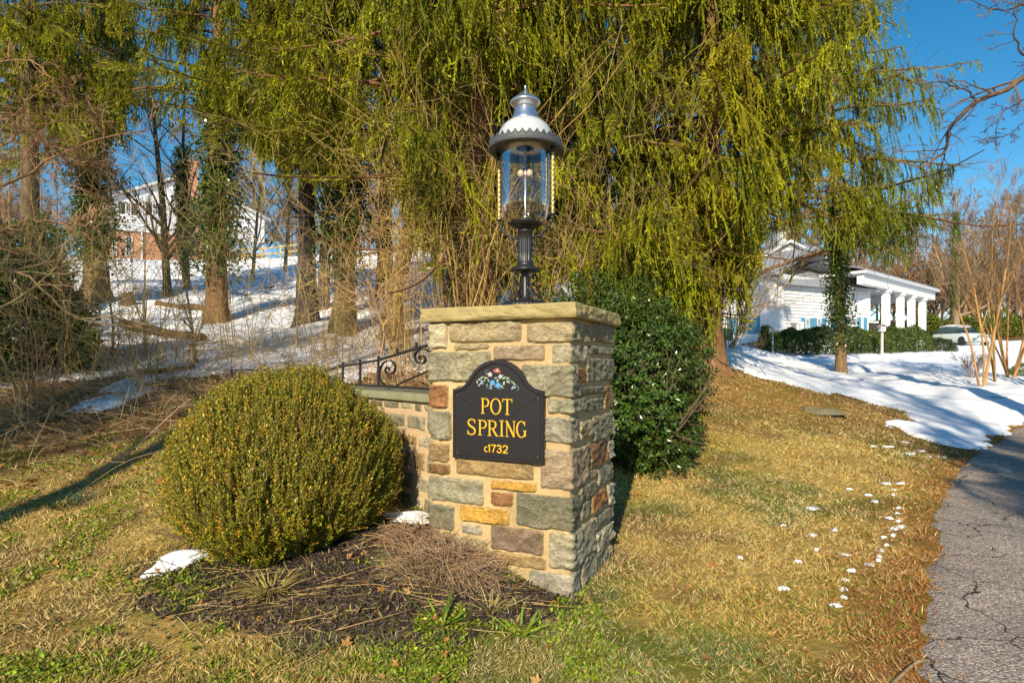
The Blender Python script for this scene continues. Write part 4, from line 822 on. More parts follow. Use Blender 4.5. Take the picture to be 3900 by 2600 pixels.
p = G(3560, 1290); bare_tree('ivy_tree', 'tall bare tree with an ivy sleeve on its trunk beyond the portico', 'tree', on((3640 - CU) / F * 52, 52), 13, .3, 77, col=(.26, .19, .12), ivy=(2.5, 11), minr=.012)

# crape myrtles: several smooth tan stems from one root
def vase(name, label, cat, loc, stems, h, spread, r, col, seed, nk=(5, 4, 3), group=None, minr=.004, stw=.05, grav=.02, up=.35, m='twig'):
    global rng; k_ = rng; rng = np.random.default_rng(seed); root = thing(name, label, cat, tuple(loc), group)
    a = rng.uniform(0, 6.28, stems); D = np.stack([np.cos(a) * spread, np.sin(a) * spread, np.ones(stems)], -1) * rng.uniform(.7, 1.2, (stems, 1)) + [0, 0, .3]
    P0 = np.array(loc) + np.stack([np.cos(a), np.sin(a), 0 * a - .4], -1) * r * 1.5; L = h * rng.uniform(.75, 1.05, stems); P = walk(P0, D, L, 12, stw, grav); Rr = taper(rng.uniform(.6, 1.1, stems) * r, 12, .3)
    b = MB(); b.tubes(P, Rr, 8, colr(stems, col, .12)); b.build('stems', M['bark'] if r > .025 else M[m], root, tuple(loc), True)
    t = MB(); A, Ar = kids(P, Rr, nk[0], .35, 1, 32, .45, 8, .1, .03, .6, .3, up); t.tubes(A, np.maximum(Ar, minr), 4, colr(len(A), np.array(col) * .7, .2))
    if nk[1]: B, Br = kids(A, Ar, nk[1], .2, 1, 32, .55, 6, .12, .03, .6, .35, up * .6); t.tubes(B, np.maximum(Br, minr * .8), 3, colr(len(B), np.array(col) * [.5, .6, .9], .2))
    if nk[1] and nk[2]: C_, Cr = kids(B, Br, nk[2], .2, 1, 34, .6, 5, .12, .02, .6, .4, up * .5); t.tubes(C_, np.maximum(Cr, minr * .7), 3, colr(len(C_), np.array(col) * [.42, .5, .85], .2))
    t.build('twigs', M['twig'], root, tuple(loc)); rng = k_; return root
MY = (.52, .30, .11)
vase('crape_myrtle', 'bare crape myrtle with two smooth golden stems, nearest the snowy lawn', 'tree', G(3738, 1485), 3, 5.0, .13, .036, MY, 5, (9, 6, 4))
vase('crape_myrtle', 'middle bare crape myrtle with slim golden stems', 'tree', G(3798, 1462), 4, 5.2, .15, .032, MY, 6, (9, 6, 4))
vase('crape_myrtle', 'bushiest bare crape myrtle of many golden stems at the right edge', 'tree', G(3850, 1452), 8, 5.0, .2, .032, (.50, .27, .10), 8, (9, 6, 4))
vase('crape_myrtle', 'bare crape myrtle half out of the picture beyond the others', 'tree', on(13.3, 15.2), 8, 5.0, .24, .032, (.46, .25, .10), 9, (9, 6, 4))
vase('twiggy_shrub', 'low grey twiggy shrub in the snow by the crape myrtle', 'shrub', G(3700, 1455), 26, .8, .6, .006, (.30, .24, .20), 12, (5, 3, 0), minr=.004)

# tangled bare shrubs and brambles at the wood's edge
def bramble(label, loc, n, h, seed, col=(.36, .235, .10), spread=.9, r=.007, group='bare brambles at the edge of the wood', grav=-.07, name='bramble', dens=(7, 4)):
    global rng; k_ = rng; rng = np.random.default_rng(seed); root = thing(name, label, 'shrub', tuple(loc), group)
    a = rng.uniform(0, 6.28, n); P0 = np.array(loc) + np.stack([np.cos(a) * rng.uniform(0, .35, n), np.sin(a) * rng.uniform(0, .35, n), 0 * a - .03], -1)
    D = np.stack([np.cos(a) * spread, np.sin(a) * spread, np.ones(n)], -1) * rng.uniform(.4, 1.3, (n, 1)) + [0, 0, .4]; L = h * rng.uniform(.6, 1.5, n)
    P = walk(P0, D, L, 14, .09, grav); Rr = taper(rng.uniform(.5, 1.2, n) * r, 14, .35); b = MB(); b.tubes(P, Rr, 4, colr(n, col, .25)); b.build('canes', M['twig'], root, tuple(loc))
    t = MB(); A, Ar = kids(P, Rr, dens[0], .25, 1, 48, .42, 8, .14, -.02, .6, .35); t.tubes(A, np.maximum(Ar, .0022), 3, colr(len(A), col, .25)); B, Br = kids(A, Ar, dens[1], .2, 1, 45, .5, 5, .15, -.01, .6, .4); t.tubes(B, np.maximum(Br, .0018), 3, colr(len(B), np.array(col) * 1.1, .25))
    t.build('twigs', M['twig'], root, tuple(loc)); rng = k_; return root
bl = 'tan bare bramble arching over the snow and leaf litter'
BLAB = ['in the leaf litter left of the thin grey sapling', 'under the pale arching branch', 'beside the thin grey fallen trunk', 'at the foot of the thin grey sapling', 'between the grey and the ochre sapling', 'just right of the ochre sapling', 'at the snow edge above the crown of the boxwood', 'in front of the dark bare trunked spruce', 'below the mossy spruce', 'behind the railing, under the wide twigged sapling', 'behind the spiral scrolls of the railing', 'small and low on the lawn edge at the far left', 'small, among the orange leaves at left', 'small, in the brown litter left of the boxwood', 'small, hugging the back left of the boxwood', 'small, directly behind the boxwood', 'on the snow just below the ochre sapling', 'on open snow left of the dark trunk', 'in blue shade near the yellow stemmed sapling', 'hard against the left edge of the pillar', 'by the dark thicket at the left edge', 'below the flared ivy wrapped trunk', 'small, lowest of all at the left picture edge']
bs = [bramble(bl, (0, 0, 0), 9, 1.1, 900 + i, c) for i, c in enumerate([(.36, .24, .11), (.42, .28, .12), (.28, .19, .10)])]
q = 0
for (u, v) in [(40, 1420), (180, 1450), (330, 1400), (470, 1460), (620, 1440), (760, 1420), (900, 1460), (1040, 1400), (1180, 1430), (1320, 1400), (1450, 1390), (90, 1520), (250, 1560), (420, 1520), (600, 1540), (770, 1500), (560, 1330), (980, 1320), (1390, 1330), (1600, 1380), (130, 1350), (300, 1300), (20, 1600)]:
    p = G(u, v); s = rng.uniform(.55, .95) * (.55 if v > 1490 else 1)
    if q < 3: o = bs[q]; o.location = p; o.scale = (s,) * 3; o['label'] = 'bare tan bramble ' + BLAB[q]
    else: dup(bs[q % 3], p, rng.uniform(0, 6.28), s, 'bare tan bramble ' + BLAB[q])
    q += 1
gl_ = 'tan thicket behind the lamp'
bramble('tall golden thicket of bare vines climbing beside the lamp and the reddish trunk', on(-.75, 8.9), 34, 3.9, 951, (.42, .28, .09), .16, .011, None, -.008, 'vine_thicket', (6, 4))
bramble('tall tangle of pale bare stems climbing the spruce right behind the lamp', on(.25, 9.4), 34, 3.6, 952, (.40, .27, .11), .3, .009, None, -.02, 'vine_thicket', (7, 4))
bramble('drooping tangle of bare stems above the holly', on(1.5, 10.3), 30, 3.4, 953, (.33, .22, .10), .35, .008, None, -.03, 'vine_thicket', (7, 4))
bramble('wide brown bramble tangle at the far left edge of the wood', on(-6.7, 8.3), 16, 2.1, 954, (.33, .205, .10), .35, .009, None, -.05, 'vine_thicket', (8, 4))
bramble('yellowish bramble tangle below the leftmost spruce', on(-5.0, 8.6), 26, 1.7, 955, (.40, .27, .10), .7, .008, None, -.06, 'vine_thicket', (8, 4))
bramble('small brown bare shrub with low twiggy canes beside the garden wall', G(1500, 1380), 14, 1.3, 957, (.36, .22, .13), .5, .007, None, -.03, 'bramble', (7, 4))
bramble('fine bare twiggy bush with long canes under the slim spruce by the house', on(8.0, 22.5), 40, 5.2, 956, (.42, .27, .10), .6, .02, None, -.03, 'vine_thicket', (8, 5))
for (u_, Y_, n_, h_, c_, lb_) in [(330, 9.6, 16, 3.0, (.36, .25, .10), 'slim bare stems rising in front of the flared ivy wrapped trunk'), (620, 10.4, 14, 3.2, (.40, .28, .11), 'spray of thin bare stems in the gap before the brick house'), (930, 10.2, 16, 3.0, (.38, .27, .11), 'knot of thin bare stems between ivy spruce and dark trunk'), (1240, 10.0, 16, 2.8, (.42, .30, .12), 'pale bare stems crossing in front of the mossy spruce'), (1560, 9.2, 26, 3.3, (.46, .31, .10), 'golden bare stems rising between leaning spruce and lamp'), (110, 7.6, 14, 2.6, (.40, .25, .12), 'reddish tan stems arching at the very left edge')]:
    bramble(lb_, on((u_ - CU) / F * Y_, Y_), n_, h_, int(u_) + 970, c_, .3, .0075, None, -.02, 'vine_thicket', (8, 5))
# ivy covered bank of evergreen at the far left
def leafmass(name, label, cat, loc, rad, n, size, col, seed, matn='gloss', lump=.35, squash=1.0, group=None, inner=.75, stems=10, jit=.6, upb=.3, cut=-.2):
    global rng; k_ = rng; rng = np.random.default_rng(seed); root = thing(name, label, cat, tuple(loc), group); rad = np.array(rad, float)
    d = nrm(rng.normal(size=(n, 3))); d = d[d[:, 2] > cut]; N = len(d); s = rng.uniform(0, 90)
    k = 1 + lump * fbm(d[:, 0] * 2.2 + s, d[:, 1] * 2.2, d[:, 2] * 2.2, s=5, o=3); r = (inner + (1 - inner) * rng.uniform(0, 1, N) ** .5) * k
    p = np.array(loc) + [0, 0, rad[2] * (abs(cut) if cut > -.9 else 1)] * np.array([0, 0, 1]) + d * rad * r[:, None]
    dd = d + rng.normal(0, jit, (N, 3)) + [0, 0, upb]; nv = d + rng.normal(0, .4, (N, 3)) + [0, 0, .3]; dn = nrm(dd)
    keep = p[:, 2] > float(H(loc[0], loc[1])) - .05 if abs(loc[0]) + abs(loc[1]) > .01 else p[:, 2] > -.05
    p, dn, nv = p[keep], dn[keep], nv[keep]; N = len(p)
    f = MB(); f.blades(p, dn, size * rng.uniform(.6, 1.3, N), size * .5 * rng.uniform(.7, 1.3, N), colr(N, col, .28), nv=np.cross(dn, np.cross(nv, dn))); f.build('foliage', M[matn], root, tuple(loc))
    P0 = np.repeat([loc], stems, 0).astype(float) + rng.normal(0, .05, (stems, 3)) * [1, 1, 0]; D = nrm(rng.normal(size=(stems, 3))) * [.8, .8, .3] + [0, 0, .9]; P = walk(P0, D, rad[2] * 1.6, 7, .12, 0); b = MB(); Rr = taper(np.full(stems, .012 * rad[2] + .004), 7)
    b.tubes(P, Rr, 4, colr(stems, BARK)); A, Ar = kids(P, Rr, 8, .2, 1, 45, .6, 5); b.tubes(A, Ar, 3, colr(len(A), BARK)); b.build('stems', M['twig'], root, tuple(loc)); rng = k_; return root
leafmass('ivy_thicket', 'dark green ivy covered thicket at the left edge below the arching branch', 'shrub', on(-8.0, 9.8), (1.0, .9, 1.45), 26000, .105, IV * 1.0, 61, lump=.5, inner=.5, cut=-.5)
# ---- boxwood: upright sprigs of small paired leaves
def boxwood(label, cen, rx, ry, zb, zt, seed, nsp=4200):
    global rng; k_ = rng; rng = np.random.default_rng(seed); loc = on(*cen); root = thing('boxwood_shrub', label, 'shrub', tuple(loc)); zc = zb + (zt - zb) * .46; rz1 = zt - zc; rz0 = zc - zb
    d = nrm(rng.normal(size=(nsp * 3, 3))); d = d[(d[:, 2] > -.93)][:int(nsp * 2.4)]; N = len(d)
    k = 1 + .075 * fbm(d[:, 0] * 3, d[:, 1] * 3, d[:, 2] * 3, s=17, o=4) ; rr_ = rng.uniform(0, 1, N) ** .35 * .26 + .74
    rz = np.where(d[:, 2] > 0, rz1, rz0); base = np.stack([cen[0] + d[:, 0] * rx * rr_ * k, cen[1] + d[:, 1] * ry * rr_ * k, zc + d[:, 2] * rz * rr_ * k], -1)
    sh = np.where(d[:, 2] < 0, 1 - .28 * d[:, 2] ** 2, 1); base[:, 0] = cen[0] + (base[:, 0] - cen[0]) * sh; base[:, 1] = cen[1] + (base[:, 1] - cen[1]) * sh
    D = d * .45 + np.array([0, 0, 1.0]) * (.8 + .4 * (d[:, 2:3] > -.2)) + rng.normal(0, .16, (N, 3)); SL = rng.uniform(.07, .15, N); P = walk(base, D, SL, 4, .06, .02)
    st = MB(); st.tubes(P, taper(np.full(N, .0016), 4, .7), 3, colr(N, (.22, .17, .05)))
    nl = 12; f = MB(); t = np.tile(np.linspace(.05, 1, nl), N) ; ix = np.repeat(np.arange(N), nl); xx = t * 3; i = np.minimum(xx.astype(int), 2); ff = (xx - i)[:, None]; p = P[ix, i] * (1 - ff) + P[ix, i + 1] * ff; tg = nrm(P[ix, i + 1] - P[ix, i])
    az = np.tile((np.arange(nl) // 2) * 1.57 + (np.arange(nl) % 2) * math.pi, N) + rng.uniform(0, 6.28, N)[ix]; a0 = nrm(np.cross(tg, [.3, .2, 1.0])); a1 = np.cross(tg, a0); rad = a0 * np.cos(az)[:, None] + a1 * np.sin(az)[:, None]
    dd = tg * rng.uniform(.5, 1.1, len(ix))[:, None] + rad * .8; young = rng.uniform(size=N) < .2; tipc = np.where((young[ix] & (t > .45))[:, None], np.array([.62, .33, .025]), np.array([.235, .24, .012])) 
    mix = rng.uniform(size=(len(ix), 1)) < .10; tipc = np.where(mix, np.array([.30, .26, .02]), tipc)
    c = np.clip(tipc * (1 + rng.normal(0, .25, (len(ix), 1))) * (1 + rng.normal(0, .2, (N, 1)))[ix], .01, .7)
    dn = nrm(dd); f.blades(p, dn, rng.uniform(.016, .026, len(ix)), rng.uniform(.008, .012, len(ix)), c, nv=np.cross(dn, np.cross(tg + rad * -.3, dn)))
    f.build('foliage', M['leaf'], root, tuple(loc)); 
    Pm = walk(np.repeat([[cen[0], cen[1], zb - .05]], 26, 0) + rng.normal(0, .05, (26, 3)), nrm(rng.normal(size=(26, 3)) * [1, 1, .3] + [0, 0, .9]), rng.uniform(.7, 1.0, 26) * (zt - zb) * .8, 8, .1); Rm = taper(np.full(26, .013), 8); st.tubes(Pm, Rm, 5, colr(26, (.2, .15, .08)))
    A, Ar = kids(Pm, Rm, 12, .3, 1, 35, .45, 6); st.tubes(A, Ar, 3, colr(len(A), (.2, .15, .07))); st.build('stems', M['twig'], root, tuple(loc)); rng = k_; return root
bx_ = on(-1.60, 4.26)
boxwood('big round boxwood with orange tipped shoots beside the pillar', (-1.56, 4.18), .72, .73, -.05, 1.235, 31, 6200)
# holly behind the pillar
def holly(label, cen, rad, n, seed, size=.055):
    global rng; k_ = rng; rng = np.random.default_rng(seed); loc = on(*cen); root = thing('holly_shrub', label, 'shrub', tuple(loc)); N = n; d = nrm(rng.normal(size=(N, 3))); k = 1 + .3 * fbm(d[:, 0] * 2.5, d[:, 1] * 2.5, d[:, 2] * 3, s=23, o=3); rr_ = .55 + .45 * rng.uniform(0, 1, N) ** .5
    c = np.array([loc[0], loc[1], loc[2] + rad[2] * .92]); base = c + d * np.array(rad) * (rr_ * k)[:, None]; ok = base[:, 2] > loc[2] + .04; base = base[ok]; d = d[ok]; N = len(base)
    # sprigs of whorled leaves
    P = walk(base, d + [0, 0, .5] + rng.normal(0, .3, (N, 3)), .12, 3, .1); st = MB(); st.tubes(P, taper(np.full(N, .003), 3, .7), 3, colr(N, (.14, .16, .04)))
    nl = 8; ix = np.repeat(np.arange(N), nl); t = np.tile(np.linspace(.2, 1, nl), N); p = P[ix, 0] * (1 - t[:, None]) + P[ix, 2] * t[:, None]; tg = nrm(P[ix, 2] - P[ix, 0]); a0 = nrm(np.cross(tg, [.2, .1, 1])); a1 = np.cross(tg, a0); az = np.tile(np.arange(nl) * 2.4, N) + rng.uniform(0, 6.28, N)[ix]
    rd = a0 * np.cos(az)[:, None] + a1 * np.sin(az)[:, None]; dn = nrm(rd + tg * .5 + rng.normal(0, .15, (len(ix), 3))); f = MB()
    f.blades(p, dn, size * rng.uniform(.7, 1.2, len(ix)), size * .52 * rng.uniform(.8, 1.2, len(ix)), colr(len(ix), (.055, .105, .014), .35), nv=np.cross(dn, np.cross(tg + rng.normal(0, .2, (len(ix), 3)), dn)), bend=.08)
    f.build('foliage', M['gloss'], root, tuple(loc)); Pm = walk(np.repeat([loc], 9, 0) + rng.normal(0, .06, (9, 3)) * [1, 1, 0], nrm(rng.normal(size=(9, 3)) * [.5, .5, .1] + [0, 0, 1]), rad[2] * 1.5, 8, .08); Rm = taper(np.full(9, .02), 8); st.tubes(Pm, Rm, 5, colr(9, BARK)); A, Ar = kids(Pm, Rm, 14, .2, 1, 50, .5, 6); st.tubes(A, Ar, 3, colr(len(A), BARK)); st.build('stems', M['twig'], root, tuple(loc)); rng = k_; return root
holly('glossy dark green holly bush growing right behind the stone pillar', (1.45, 6.75), (.62, .60, .95), 2900, 41)
holly('taller holly bush behind the first one, its top showing over the capstone', (1.35, 8.0), (.95, .7, 1.05), 2300, 42)

# ---------------- traced bare limbs ----------------
def uvpath(pts, n=5): return np.array(cr_curve([at(*p) for p in pts], n))
def resamp(P, K): t = np.linspace(0, 1, len(P)); return np.stack([np.interp(np.linspace(0, 1, K), t, P[:, i]) for i in range(3)], 1)
def limb_tree(name, label, cat, loc, limbs, col, seed, nk=(10, 5, 3), twl=.32, minr=.003, trunk=None, group=None, twcol=None, ang=48, wig=.12):
    global rng; k_ = rng; rng = np.random.default_rng(seed); root = thing(name, label, cat, tuple(loc), group)
    if trunk is not None: tb, tp, tr_ = trunk_mesh(trunk[0], trunk[1], col, 14); tb.build('trunk', M['bark'], root, tuple(loc), True)
    b = MB(); P = np.stack([resamp(uvpath(p), 18) for p, r in limbs]); P[:, 1:-1] += rng.normal(0, .012, P[:, 1:-1].shape); Rr = np.stack([np.linspace(r, max(r * .3, minr), 18) for p, r in limbs]); b.tubes(P, Rr, 7, colr(len(P), col, .1)); b.build('limbs', M['bark'], root, tuple(loc), True)
    t = MB(); twcol = col if twcol is None else twcol
    A, Ar = kids(P, Rr, nk[0], .1, 1, ang, twl, 8, wig, .0, .5, .3); Ar = np.clip(Ar, minr, None); t.tubes(A, Ar, 4, colr(len(A), twcol)); B, Br = kids(A, Ar, nk[1], .15, 1, ang * .85, .5, 6, wig, .01, .6, .35); Br = np.maximum(Br, minr * .8); t.tubes(B, Br, 3, colr(len(B), twcol))
    if nk[2]: C_, Cr = kids(B, Br, nk[2], .2, 1, ang * .8, .55, 5, wig, .01, .7, .5); t.tubes(C_, np.maximum(Cr, minr * .65), 3, colr(len(C_), twcol))
    t.build('twigs', M['twig'], root, tuple(loc)); rng = k_; return root
Yb = 9.0; tl = on(9.6, 9.6)
limb_tree('shade_tree', 'bare tree reaching in from the upper right with dark crooked limbs against the sky', 'tree', tl,
    [([(4350, 150, Yb), (4000, 255, Yb), (3900, 293, Yb), (3830, 340, Yb), (3760, 372, Yb), (3700, 402, Yb), (3650, 455, Yb), (3610, 505, Yb), (3603, 575, Yb), (3560, 602, Yb), (3505, 640, Yb)], .05),
     ([(3725, 388, Yb), (3690, 350, Yb), (3640, 332, Yb), (3580, 312, Yb - .1), (3520, 320, Yb - .2), (3470, 312, Yb - .2)], .016),
     ([(3990, 330, Yb), (3900, 382, Yb), (3820, 425, Yb), (3798, 480, Yb), (3792, 570, Yb)], .013),
     ([(4100, 250, 8), (3900, 210, 8), (3865, 90, 8.2), (3880, -40, 8.4)], .018),
     ([(4000, -60, 8.5), (3890, 20, 8.5), (3800, 40, 8.6), (3720, 10, 8.6), (3650, -60, 8.6)], .014),
     ([(4000, 420, 9.4), (3920, 450, 9.4), (3830, 520, 9.4), (3700, 520, 9.4)], .01)],
    np.array([.15, .10, .065]), 71, (12, 5, 3), .26, .004, ([tl - [0, 0, .2], tl + [.1, 0, 3], tl + [-.3, -.3, 7.5], tl + [0, -.3, 11]], [.24, .2, .12, .03]), twcol=np.array([.2, .14, .10]))
lf_ = on(-6.4, 6.2)
limb_tree('bare_shrub', 'large bare shrub at the left edge with a reddish limb slanting in', 'shrub', lf_,
    [([(-350, 860, 6.0), (-120, 745, 6.0), (0, 700, 6.0), (130, 652, 6.0), (190, 600, 6.0), (300, 560, 6.1), (420, 520, 6.2), (560, 500, 6.3)], .020),
     ([(-300, 900, 6.0), (-60, 620, 6.0), (60, 520, 6.0), (160, 470, 6.0), (330, 440, 6.1)], .014),
     ([(-200, 500, 5.8), (20, 430, 5.8), (140, 500, 5.8), (260, 620, 5.9), (420, 600, 6.0)], .012),
     ([(-200, 1020, 6.0), (0, 880, 6.0), (150, 840, 6.0), (330, 860, 6.1)], .009),
     ([(-200, 700, 6.2), (60, 430, 6.2), (200, 330, 6.2), (350, 380, 6.2)], .010),
     ([(-100, 250, 6.6), (120, 230, 6.6), (210, 330, 6.6), (250, 420, 6.6)], .010)],
    np.array([.38, .215, .115]), 72, (13, 6, 4), .33, .0030, ([lf_ - [0, 0, .2], lf_ + [0, 0, 1.0], at(-350, 870, 6.0)], [.07, .05, .03]))
lf2 = on(-5.9, 6.4)
limb_tree('bare_shrub', 'low pale branch arching down across the brambles at the left edge', 'shrub', lf2,
    [([(-250, 960, 6.3), (-60, 1000, 6.3), (0, 1018, 6.3), (90, 1042, 6.3), (150, 1090, 6.3), (210, 1150, 6.3), (290, 1212, 6.3), (390, 1208, 6.3), (520, 1190, 6.4)], .019),
     ([(40, 1030, 6.3), (200, 1045, 6.3), (320, 1030, 6.4), (430, 985, 6.5), (560, 960, 6.6)], .009),
     ([(-50, 1200, 6.2), (150, 1080, 6.2), (260, 900, 6.2), (320, 760, 6.3)], .009),
     ([(280, 1210, 6.3), (460, 1240, 6.3), (620, 1225, 6.4), (800, 1200, 6.5)], .008)],
    np.array([.42, .30, .15]), 73, (9, 5, 3), .30, .003, ([lf2 - [0, 0, .2], lf2 + [0, 0, .8], at(-250, 960, 6.3)], [.05, .04, .022]))
p0 = G(1455, 1360)
limb_tree('bare_shrub', 'bare shrub spreading flat reddish twigs left of the pillar top', 'shrub', p0,
    [([(1450, 1355, 8.4), (1462, 1260, 8.4), (1410, 1160, 8.4), (1290, 1080, 8.3), (1190, 1020, 8.3), (1110, 960, 8.2)], .014),
     ([(1462, 1260, 8.4), (1475, 1180, 8.4), (1440, 1120, 8.4), (1490, 1060, 8.4), (1600, 980, 8.4)], .012),
     ([(1410, 1160, 8.4), (1300, 1150, 8.4), (1180, 1200, 8.4), (1000, 1270, 8.3)], .009),
     ([(1465, 1240, 8.4), (1540, 1150, 8.3), (1620, 1080, 8.3), (1680, 980, 8.3)], .008)],
    np.array([.42, .26, .145]), 74, (11, 5, 3), .42, .003)

# ---------------- houses ----------------
class Fac:
    """a facade frame: origin, direction along the wall, outward normal (towards the viewer)"""
    def __init__(s, A, B, toward=(0, 0)):
        s.A = np.array(A[:2], float); s.d = nrm(np.array(B[:2], float) - s.A); s.len = float(np.linalg.norm(np.array(B[:2], float) - s.A)); s.n = np.array([s.d[1], -s.d[0]])
        if s.n @ (np.array(toward) - s.A) < 0: s.n = -s.n
    def p(s, x, o=0): return s.A + s.d * x + s.n * o
    def uv(s, u, v, o=0):
        d = np.array([(u - CU) / F, 1.0]); P = s.A + s.n * o; Y = (P @ s.n) / (d @ s.n); return float((d * Y - P) @ s.d), EYE - (v - HV) / F * Y
    def box(s, mb, x0, x1, z0, z1, o0, o1, col=(1, 1, 1)):
        c = s.p((x0 + x1) / 2, (o0 + o1) / 2); mb.box((*c, (z0 + z1) / 2), (abs(x1 - x0), abs(o1 - o0), abs(z1 - z0)), (s.d, s.n), col)
    def poly(s, mb, pts, o0, o1, col=(1, 1, 1)):
        """prism over a polygon of (x, z) from depth o0 to o1"""
        n = len(pts); V = np.array([[*s.p(x, o), z] for o in (o1, o0) for x, z in pts]); c = V.reshape(2, n, 3).mean(1); j = np.arange(n); k = (j + 1) % n
        mb.add(np.concatenate([V, c]), np.stack([j, k, n + k, n + j], -1), np.concatenate([np.stack([j, k, np.full(n, 2 * n)], -1), np.stack([n + j, n + k, np.full(n, 2 * n + 1)], -1)]), col)
    def siding(s, mb, x0, x1, z0, z1, o, h=.18, col=(1, 1, 1)):
        z = z0
        while z < z1 - .01:
            t = min(z + h, z1); V = [[*s.p(x0, o + .06), z], [*s.p(x1, o + .06), z], [*s.p(x1, o), t], [*s.p(x0, o), t], [*s.p(x0, o), z], [*s.p(x1, o), z]]
            mb.add(V, [[0, 1, 2, 3], [4, 5, 1, 0]], None, col); z += h
WHT = (.66, .67, .68); BLU = (.10, .30, .44); GLS = mat('window_glass', .08, .6, color=(.03, .035, .045), attr=False)
def window(f, root, loc, x0, x1, z0, z1, o=0, shut=None, fr=WHT, sw=.42, sh2=None, rows=3):
    b = MB(); w_ = .07
    f.box(b, x0, x1, z0, z0 + w_, o - .05, o + .06, fr); f.box(b, x0, x1, z1 - w_, z1, o - .05, o + .06, fr); f.box(b, x0, x0 + w_, z0 + w_, z1 - w_, o - .05, o + .058, fr); f.box(b, x1 - w_, x1, z0 + w_, z1 - w_, o - .05, o + .058, fr)
    f.box(b, x0 + w_, x1 - w_, (z0 + z1) / 2 - .025, (z0 + z1) / 2 + .025, o - .04, o + .05, fr); xm = (x0 + x1) / 2; f.box(b, xm - .015, xm + .015, z0 + w_, z1 - w_, o - .03, o + .045, fr)
    win = b.build('window', M['paint'], root, loc)
    g_ = MB(); f.box(g_, x0 + .02, x1 - .02, z0 + .02, z1 - .02, o - .02, o + .034); g_.V = [v - np.array(loc) for v in g_.V]; g_.build('pane', GLS, win)
    if shut is not None:
        for sd__ in (-1, 1):
            s_ = MB(); a0, a1 = (x0 - sw - .03, x0 - .03) if sd__ < 0 else (x1 + .03, x1 + sw + .03); f.box(s_, a0, a1, z0, z1, o, o + .05, shut)
            nsl = max(int((z1 - z0) / .12), 3)
            for q in range(nsl): zz_ = z0 + .06 + (z1 - z0 - .12) * (q + .5) / nsl; f.box(s_, a0 + .05, a1 - .05, zz_ - .02, zz_ + .02, o + .05, o + .065, np.array(shut) * .8)
            s_.V = [v - np.array(loc) for v in s_.V]; s_.build('shutter', M['paint'], win)
# -- white house on the right
A = at(2747, 1300, 39.5); B = at(2980, 1300, 36.0); C_ = at(3305, 1300, 39.5)
hw_ = thing('white_house', 'white clapboard house with blue shutters and a tall columned porch beyond the hedge', 'house', (*B[:2], 2.1)); hl = (*B[:2], 2.1)
fw = Fac(A, B); fm_ = Fac(B, C_)
wb = MB(); zg = 1.2
zw = fw.uv(2860, 1058)[1]; ze = fm_.uv(3100, 1090)[1]
fw.box(wb, 0, fw.len, zg, zw, -7, 0, (.70, .70, .68)); fm_.box(wb, 0, fm_.len + .3, zg, ze, -8, -.02, WHT)
wb.build('wall', M['wall'], hw_, hl)
wb = MB(); fm_.siding(wb, 0, fm_.len, 3.4, ze, 0, .2, WHT); fm_.box(wb, -.08, .08, zg, ze, -.1, .05, WHT); wb.build('siding', M['wall'], hw_, hl)
rf = MB(); RG = (.30, .31, .34)
def shed(f, mb, x0, x1, o0, z0, o1, z1, col, th=.15):
    V = np.array([[*f.p(x, o), z] for x in (x0, x1) for o, z in ((o0, z0), (o1, z1), (o1, z1 + th), (o0, z0 + th))]); mb.add(V, [[0, 1, 2, 3], [4, 7, 6, 5], [0, 4, 5, 1], [1, 5, 6, 2], [2, 6, 7, 3], [3, 7, 4, 0]], None, col)
shed(fm_, rf, -.3, fm_.len + .5, .45, ze - .1, -4.2, ze + 2.3, RG); shed(fm_, rf, -.3, fm_.len + .5, -4.2, ze + 2.3, -8.6, ze - .1, RG)
shed(fw, rf, -.3, fw.len + .1, .4, zw - .08, -3.6, zw + 1.9, RG); shed(fw, rf, -.3, fw.len + .1, -3.6, zw + 1.9, -7.4, zw - .08, RG)
rf.build('roof', M['paint'], hw_, hl)
# upper gable with yellowish sunlit boards
fg = Fac(at(2905, 1000, 40.5), at(3120, 1000, 40.5)); gz0 = fg.uv(3000, 1045)[1]; gz1 = fg.uv(3004, 922)[1]; xp = fg.uv(3004, 900)[0]; gze = fg.uv(3000, 985)[1]
wb = MB(); fg.poly(wb, [(0.1, gz0), (fg.len, gz0), (fg.len, gze), (xp, gz1 - .12), (.1, gze)], -5, 0, WHT); wb.build('gable_wall', M['wall'], hw_, hl)
rf = MB()
for x0, x1 in ((-.25, xp), (fg.len + .35, xp)):
    V = np.array([[*fg.p(x, o), z] for o in (.35, -5.2) for x, z in ((x0, gze - .1), (x1, gz1 - .05), (x1, gz1 + .1), (x0, gze + .05))]); rf.add(V, [[0, 1, 2, 3], [4, 7, 6, 5], [0, 4, 5, 1], [2, 6, 7, 3], [0, 3, 7, 4]], None, (.66, .66, .68))
rf.build('gable_roof', M['paint'], hw_, hl)
for u0, u1, v0, v1 in ((2963, 2982, 1000, 1020), (3078, 3096, 987, 1008)):
    x0, z1 = fg.uv(u0, v0); x1, z0 = fg.uv(u1, v1); window(fg, hw_, hl, x0, x1, z0, z1, .0)
cb = MB(); x0, z1 = fg.uv(2990, 866); fg.box(cb, x0, x0 + .45, gz1 - .8, z1, -1.2, -.7, (.75, .75, .75)); fg.box(cb, x0 - .05, x0 + .5, z1, z1 + .1, -1.25, -.65, (.6, .6, .6)); cb.build('chimney', M['wall'], hw_, hl)
def cc_(x, y): return 2600 + x / 2.24, 850 + y / 2.24
for x0, x1, y0, y1, s_ in ((478, 556, 800, 946, BLU),): a = fw.uv(*cc_(x0, y0)); b_ = fw.uv(*cc_(x1, y1)); window(fw, hw_, hl, a[0], b_[0], b_[1], a[1], 0, np.array(s_) * .8, sw=.8)
